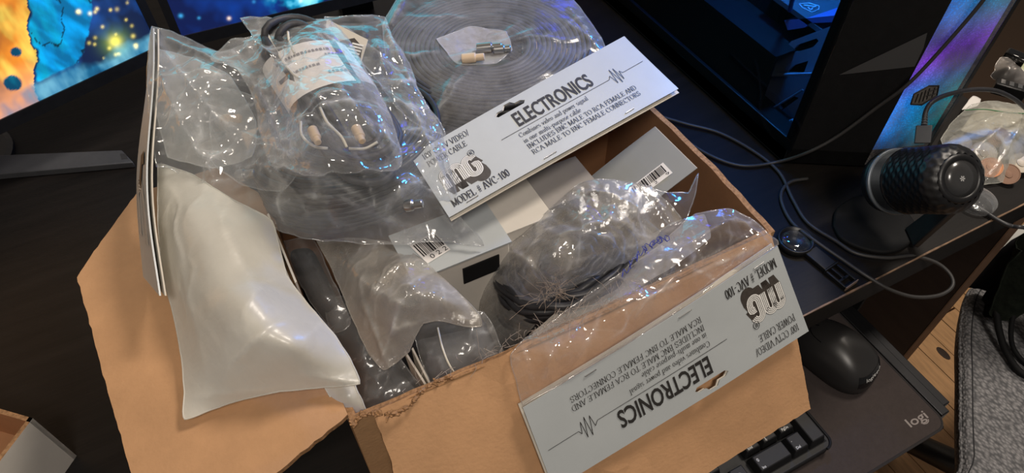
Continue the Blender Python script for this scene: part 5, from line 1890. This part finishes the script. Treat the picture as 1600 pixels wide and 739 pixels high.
oc = thing('round_puck', 'clear dusty plastic puck on the desk under the microphone head', 'puck', (*P(1520, 315, 0)[:2], 0))
MB().lathe([(.0165, 0), (.018, .002), (.018, .007), (.0165, .0085), (.012, .009)], Matrix.Translation(Vector(P(1522, 318, 0))), 32).build('shell', film_mat('dusty_clear', .06, .1, .35, .12, gl=.08), oc, smooth=True)

# ------------------------------------------------------------------ keyboard, pad, mouse on the tray
pad_z = TZ+.003
pdp = [(.10, .067), (.476, .067)]+[(.476+.012*math.sin(a), .079-.012*math.cos(a)) for a in np.linspace(.2, 1.5, 7)]+[(.4885, .30), (.10, .30)]
t = thing('mouse_pad', 'dark mouse pad with a rounded corner on the keyboard tray', 'mouse pad', (.4, .15, TZ))
MB().prism(pdp, TZ, pad_z).build('pad', MT['pad'], t)
MB().tube(np.array([(x, y, TZ+.0018) for x, y in pdp[:-1]]), .0017, 6).build('stitched_edge', MT['pad_edge'], t)
V, F = sans('logi', .012)
pl = P(1423, 668, pad_z)
dlo = P(1451, 652, pad_z)-pl
wl = np.linalg.norm(dlo[:2])
dlo = dlo[:2]/wl
V = fit(V, 0, 0, wl, .0085)
Vw = [(pl[0]+dlo[0]*a-dlo[1]*b, pl[1]+dlo[1]*a+dlo[0]*b, pad_z+.0002) for a, b in V]
a2, f2_ = fat([(wl*x, y) for x, y in ((.52, -.0012), (.60, -.0030), (.72, -.0036), (.84, -.0030), (.92, -.0012))], .0009)
Vw += [(pl[0]+dlo[0]*a-dlo[1]*b, pl[1]+dlo[1]*a+dlo[0]*b, pad_z+.0002) for a, b in a2]
mk('printed_text', Vw, list(F)+[tuple(i+len(V) for i in q) for q in f2_], MT['logo_grey'], t)

kz = pad_z
KX1, KY0 = .3745, .0985
kb = thing('keyboard', 'black full size keyboard on the tray, half hidden under the box flap', 'keyboard', (.2, .16, kz))
out = [(-.07, KY0), (KX1-.009, KY0)]+[(KX1-.009+.009*math.sin(a), KY0+.009-.009*math.cos(a)) for a in np.linspace(.2, 1.57, 7)]+[(KX1, .25), (-.07, .25)]
bevel(MB().prism(out, kz, kz+.011).build('case', MT['key'], kb), .0015)
MB().tube(np.array([(x, y, kz+.0115) for x, y in out[1:-1]]), .0012, 6).build('case_rim', MT['key'], kb)
MB().box((.2935, KY0+.006, kz+.0109), (KX1-.004, .245, kz+.0112)).build('key_well', MT['black_matt'], kb)
KH = kz+.0215


def key(cx, cy, wd, dp, leg=()):
    i = .0022
    zb_, zt_ = kz+.0112, KH
    a, b, c_, d = cx-wd/2, cx+wd/2, cy-dp/2, cy+dp/2
    o_ = MB().hexa([(a, c_, zb_), (b, c_, zb_), (b, d, zb_), (a, d, zb_), (a+i, c_+i*1.1, zt_), (b-i, c_+i*1.1, zt_), (b-i, d-i*.6, zt_), (a+i, d-i*.6, zt_)]).build('key', MT['key'], kb)
    bevel(o_, .0009, 2)
    for txt, x, y, hgt in leg:
        if txt in ('>', 'v'):
            s_2 = .0022
            pts_ = [(-s_2, 0), (s_2, 0)] if txt == '>' else [(0, s_2), (0, -s_2)]
            hd = [(s_2*.4, s_2*.45), (s_2*1.2, 0), (s_2*.4, -s_2*.45)] if txt == '>' else [(-s_2*.45, -s_2*.4), (0, -s_2*1.2), (s_2*.45, -s_2*.4)]
            Vv, Fv = fat(pts_, .0006)
            Vv = Vv.tolist()
            Fv = list(Fv)+[tuple(range(len(Vv), len(Vv)+3))]
            Vv += hd
            Vv = [(a+i+x*(wd-2*i)+p[0]+.001, c_+i+y*(dp-2*i)+p[1], zt_+.00015) for p in Vv]
        else:
            Vv, Fv = sans(txt, .012)
            sc_ = hgt/.73
            Vv = [(a+i+x*(wd-2*i)+p[0]*sc_, c_+i+y*(dp-2*i)+p[1]*sc_, zt_+.00015) for p in Vv]
        mk('legend', Vv, Fv, MT['legend'], o_)
    return o_


kp_ = .0190
X4 = KX1-.0145
Y0 = KY0+.0155
kw = .0178
key(X4, Y0+kp_/2, kw, kp_+kw, (('Enter', .08, .86, .0024),))
key(X4-kp_, Y0, kw, kw, (('.', .12, .66, .003), ('Del', .12, .10, .0024)))
key(X4-2.5*kp_, Y0, kp_+kw, kw, (('0', .06, .62, .0030), ('Ins', .06, .10, .0024)))
for i, (n_, s_2) in enumerate((('3', 'PgDn'), ('2', 'v'), ('1', 'End'))):
    key(X4-(i+1)*kp_, Y0+kp_, kw, kw, ((n_, .12, .64, .0030), (s_2, .12, .10 if s_2 != 'v' else .22, .0024)))
for r_ in (2, 3):
    for i, n_ in enumerate(('654', '987')[r_-2]):
        key(X4-(i+1)*kp_, Y0+r_*kp_, kw, kw, ((n_, .12, .64, .003),))
key(X4, Y0+2.5*kp_, kw, kp_+kw, (('+', .12, .8, .003),))
for i, n_ in enumerate('-*/'):
    key(X4-i*kp_, Y0+4*kp_, kw, kw, ((n_, .12, .64, .003),))
AX = X4-4*kp_-.0065
key(AX, Y0-.001, kw, kw, (('>', .35, .62, 0),))
key(AX-kp_, Y0-.001, kw, kw)
key(AX-2*kp_, Y0-.001, kw, kw)
key(AX-kp_, Y0+kp_-.001, kw, kw)
for r_ in range(5):
    for i in range(12):
        key(AX-3*kp_-.008-i*kp_, Y0+r_*kp_, kw, kw)

# mouse
ms = thing('computer_mouse', 'black wireless computer mouse on the mouse pad beside the box flap', 'mouse', (*P(1300, 560, pad_z)[:2], pad_z))
mf, mb0 = P(1243, 508, pad_z+.012), P(1366, 596, pad_z+.012)
mc = (mf+mb0)/2
ml = np.linalg.norm((mf-mb0)[:2])/2
md = (mf-mb0)[:2]/(2*ml)
mw = .0305
nu, nv = 40, 18
V, F = [], []


def mouse_pt(a, q, lift=0):
    """a angle round, q 0 rim .. 1 centre"""
    ex = .80
    ca, sa = math.cos(a), math.sin(a)
    x = math.copysign(abs(ca)**ex, ca)*ml
    y = math.copysign(abs(sa)**ex, sa)*(mw*(1-.10*ca-.08*(1-ca*ca)))
    k = math.sin(q*math.pi/2)
    sh_ = math.cos(q*math.pi/2)
    hx = x*sh_
    Hh = .037-.010*max(0, (hx/ml))**1.5-.004*max(0, -hx/ml)
    z = .004+Hh*k**.72+lift
    return (mc[0]+md[0]*hx-md[1]*y*sh_, mc[1]+md[1]*hx+md[0]*y*sh_, pad_z+z)


for j in range(nv+1):
    for i in range(nu):
        V.append(mouse_pt(2*math.pi*i/nu, j/nv*.995))
for i in range(nu):
    p = mouse_pt(2*math.pi*i/nu, 0)
    V.append((mc[0]+(p[0]-mc[0])*.94, mc[1]+(p[1]-mc[1])*.94, pad_z+.0005))
for j in range(nv):
    for i in range(nu):
        F.append((j*nu+i, j*nu+(i+1) % nu, (j+1)*nu+(i+1) % nu, (j+1)*nu+i))
F.append(tuple(range(nv*nu, (nv+1)*nu)))
for i in range(nu):
    F.append(((nv+1)*nu+i, (nv+1)*nu+(i+1) % nu, (i+1) % nu, i))
mk('shell', V, F, pmat('satin_black', (.022, .021, .021), .36), ms, smooth=True)
q_ = [mouse_pt(0, s, .0003) for s in np.linspace(.12, .62, 10)]
MB().tube(np.array(q_), .0005, 5).build('button_gap', MT['black_gloss'], ms)
for sg in (1, -1):
    q_ = [mouse_pt(sg*R(8+60*s), .52+.05*s, .0002) for s in np.linspace(0, 1, 10)]
    MB().tube(np.array(q_), .0004, 5).build('button_gap', MT['black_gloss'], ms)
wc = np.array(mouse_pt(0, .45))
MB().lathe([(.0085, -.003), (.0095, -.002), (.0095, .002), (.0085, .003)], frame(wc-np.array([0, 0, .0065]), (-md[1], md[0], 0), (0, 0, 1)), 24).build('scroll_wheel', MT['graphite'], ms, smooth=True)
# glossy heel patch with the maker's word
V, F = [], []
for i in range(13):
    for j in range(5):
        V.append(mouse_pt(math.pi+R(-34+68*i/12), .10+.24*j/4, .0004))
F = [(i*5+j, i*5+j+1, (i+1)*5+j+1, (i+1)*5+j) for i in range(12) for j in range(4)]
hp = mk('heel_patch', V, F, MT['black_gloss'], ms, smooth=True)
Vt, Ft = sans('logitech', .01)
Vt = fit(Vt, -.35, .15, .7, .085)
mk('printed_text', [mouse_pt(math.pi+R(a*52), .16+(b-.10)*.95, .0008) for a, b in Vt], Ft, MT['legend'], hp)

# ------------------------------------------------------------------ chair with dark clothing on it
mc_, nt, N, L = nodes('woven_fabric')
b = N['Principled BSDF']
b.inputs['Roughness'].default_value = .95
tc = N.new('ShaderNodeTexCoord')
vo = N.new('ShaderNodeTexVoronoi')
vo.inputs['Scale'].default_value = 330
mp = N.new('ShaderNodeMapping')
mp.inputs['Rotation'].default_value = (0, 0, .6)
mp.inputs['Scale'].default_value = (1, .6, 1)
L.new(tc.outputs['Object'], mp.inputs[0])
L.new(mp.outputs[0], vo.inputs['Vector'])
rp = N.new('ShaderNodeValToRGB')
rp.color_ramp.elements[0].color = (.34, .33, .335, 1)
rp.color_ramp.elements[1].color = (.10, .10, .105, 1)
rp.color_ramp.elements[1].position = .75
L.new(vo.outputs['Distance'], rp.inputs[0])
L.new(rp.outputs[0], b.inputs['Base Color'])
bpn = N.new('ShaderNodeBump')
bpn.inputs['Strength'].default_value = .7
bpn.inputs['Distance'].default_value = .0015
bpn.invert = True
L.new(vo.outputs['Distance'], bpn.inputs['Height'])
L.new(bpn.outputs[0], b.inputs['Normal'])
MT['fabric'] = mc_
CZt = -.25
ch = thing('office_chair', 'grey woven fabric office chair with dark clothing on its seat', 'chair', (.85, .02, -.73))
op = [(1540, 441), (1522, 446), (1511, 470), (1505, 520), (1506, 580), (1506, 650), (1508, 720), (1512, 800)]
o3_ = [(*P(x, y, CZt)[:2], 0) for x, y in op]+[(.62, -.13, 0), (.75, -.26, 0), (1.0, -.30, 0), (1.15, -.20, 0), (1.19, .0, 0), (1.12, .17, 0), (.97, .215, 0)]
ow = spline(o3_+o3_[:1], 5)[:-1, :2]
cw = ow.mean(0)
rings = [(.90, -.045), (.965, -.036), (1.0, -.018), (.996, -.007), (.975, -.001), (.955, .0012), (.90, .003), (.6, .006), (.02, .008)]
V, F = [], []
n = len(ow)
for s_2, h in rings:
    for p in ow:
        q = cw+(p-cw)*s_2
        V.append((q[0], q[1], CZt+h))
for k in range(len(rings)-1):
    for i in range(n):
        F.append((k*n+i, k*n+(i+1) % n, (k+1)*n+(i+1) % n, (k+1)*n+i))
F += [tuple(range(n))[::-1], tuple(range((len(rings)-1)*n, len(rings)*n))]
mk('seat', V, F, MT['fabric'], ch, smooth=True)
MB().tube(np.array([(*(cw+(p-cw)*.945), CZt+.0012) for p in list(ow)+[ow[0]]]), .0009, 5).build('seam', pmat('dark_thread', (.03, .03, .033), .9), ch)
MB().tube(np.array([(*(cw+(p-cw)*.985), CZt-.010) for p in list(ow)+[ow[0]]]), .004, 8).build('piping', MT['fabric'], ch, smooth=True)
cx, cy = .95, -.10
MB().lathe([(.05, -.38), (.05, -.34), (.028, -.34), (.028, -.326)], Matrix.Translation((cx, cy, 0)), 24).build('gas_lift', MT['black'], ch)
MB().lathe([(.028, -.64), (.028, -.34)], Matrix.Translation((cx, cy, 0)), 24).build('gas_lift', MT['black'], ch)
bl_ = P(1478, 716, -.64)
a0 = math.atan2(bl_[1]-cy, bl_[0]-cx)
for k in range(5):
    a = a0+k*2*math.pi/5
    d = np.array([math.cos(a), math.sin(a), 0])
    c_ = np.array([cx, cy, 0])
    MB().tube([c_+(0, 0, -.62), c_+d*.16+(0, 0, -.635), c_+d*.31+(0, 0, -.655)], [.03, .024, .018], 10).build('base_leg', MT['black'], ch, smooth=True)
    MB().tube([c_+d*.30+np.array([-d[1], d[0], 0])*.02+(0, 0, -.70), c_+d*.30-np.array([-d[1], d[0], 0])*.02+(0, 0, -.70)], .03, 16).build('caster', MT['black'], ch, smooth=True)
MB().box((cx-.1, cy-.1, -.345), (cx+.1, cy+.1, -.325)).build('seat_plate', MT['black'], ch)
# chair back behind the seat, on its far side from the desk (outside the picture)
MT['cloth'] = pmat('dark_green_cloth', (.017, .021, .016), 1.0, var=.45, vs=120, bump=.5, bs=260, spec=.05)
jk = thing('jacket', 'dark green black jacket heaped on the grey chair seat', 'jacket', (*P(1640, 450, CZt)[:2], CZt+.01))
film('cloth', MT['cloth'], jk, [(1612, 338, -.10), (1592, 368, -.11), (1576, 410, -.14), (1562, 450, -.175), (1545, 490, -.215), (1560, 499, -.215), (1580, 500, -.21), (1604, 488, -.20), (1640, 540, -.20), (1720, 560, -.21), (1800, 480, -.20), (1760, 380, -.12), (1680, 330, -.09)], [(1600, 430, -.14), (1650, 440, -.12), (1620, 380, -.095)], amp=.004, sc=.09, seed=141, step=.004, belly=.02, hem=.0012)
film('lining', pmat('black_nylon', (.009, .009, .011), .8, var=.3, vs=60, bump=.2, bs=150, spec=.2), jk, [(1608, 345, -.125), (1560, 382, -.15), (1520, 418, -.19), (1482, 460, -.235), (1500, 462, -.240), (1515, 447, -.240), (1545, 455, -.236), (1536, 492, -.240), (1560, 495, -.236), (1620, 460, -.20), (1640, 380, -.14)], [(1560, 425, -.185)], amp=.004, sc=.06, seed=143, step=.004, back=False, hem=.001)
film('care_tag', pmat('white_tag', (.62, .62, .58), .8), jk, [(1556, 376, -.115), (1570, 364, -.11), (1604, 350, -.10), (1606, 360, -.10), (1578, 376, -.11), (1562, 390, -.117)], amp=.001, step=.002, back=False)
st = MB()
st.tube(spline([P(*q) for q in ((1556, 480, -.205), (1562, 520, -.225), (1575, 555, -.236), (1600, 585, -.238), (1650, 600, -.238))], 8), .004, 8)
st.tube(spline([P(*q) for q in ((1590, 470, -.19), (1580, 510, -.215), (1584, 545, -.236), (1610, 572, -.238), (1650, 580, -.238))], 8), .003, 8)
st.build('strap', MT['black_matt'], jk, smooth=True)
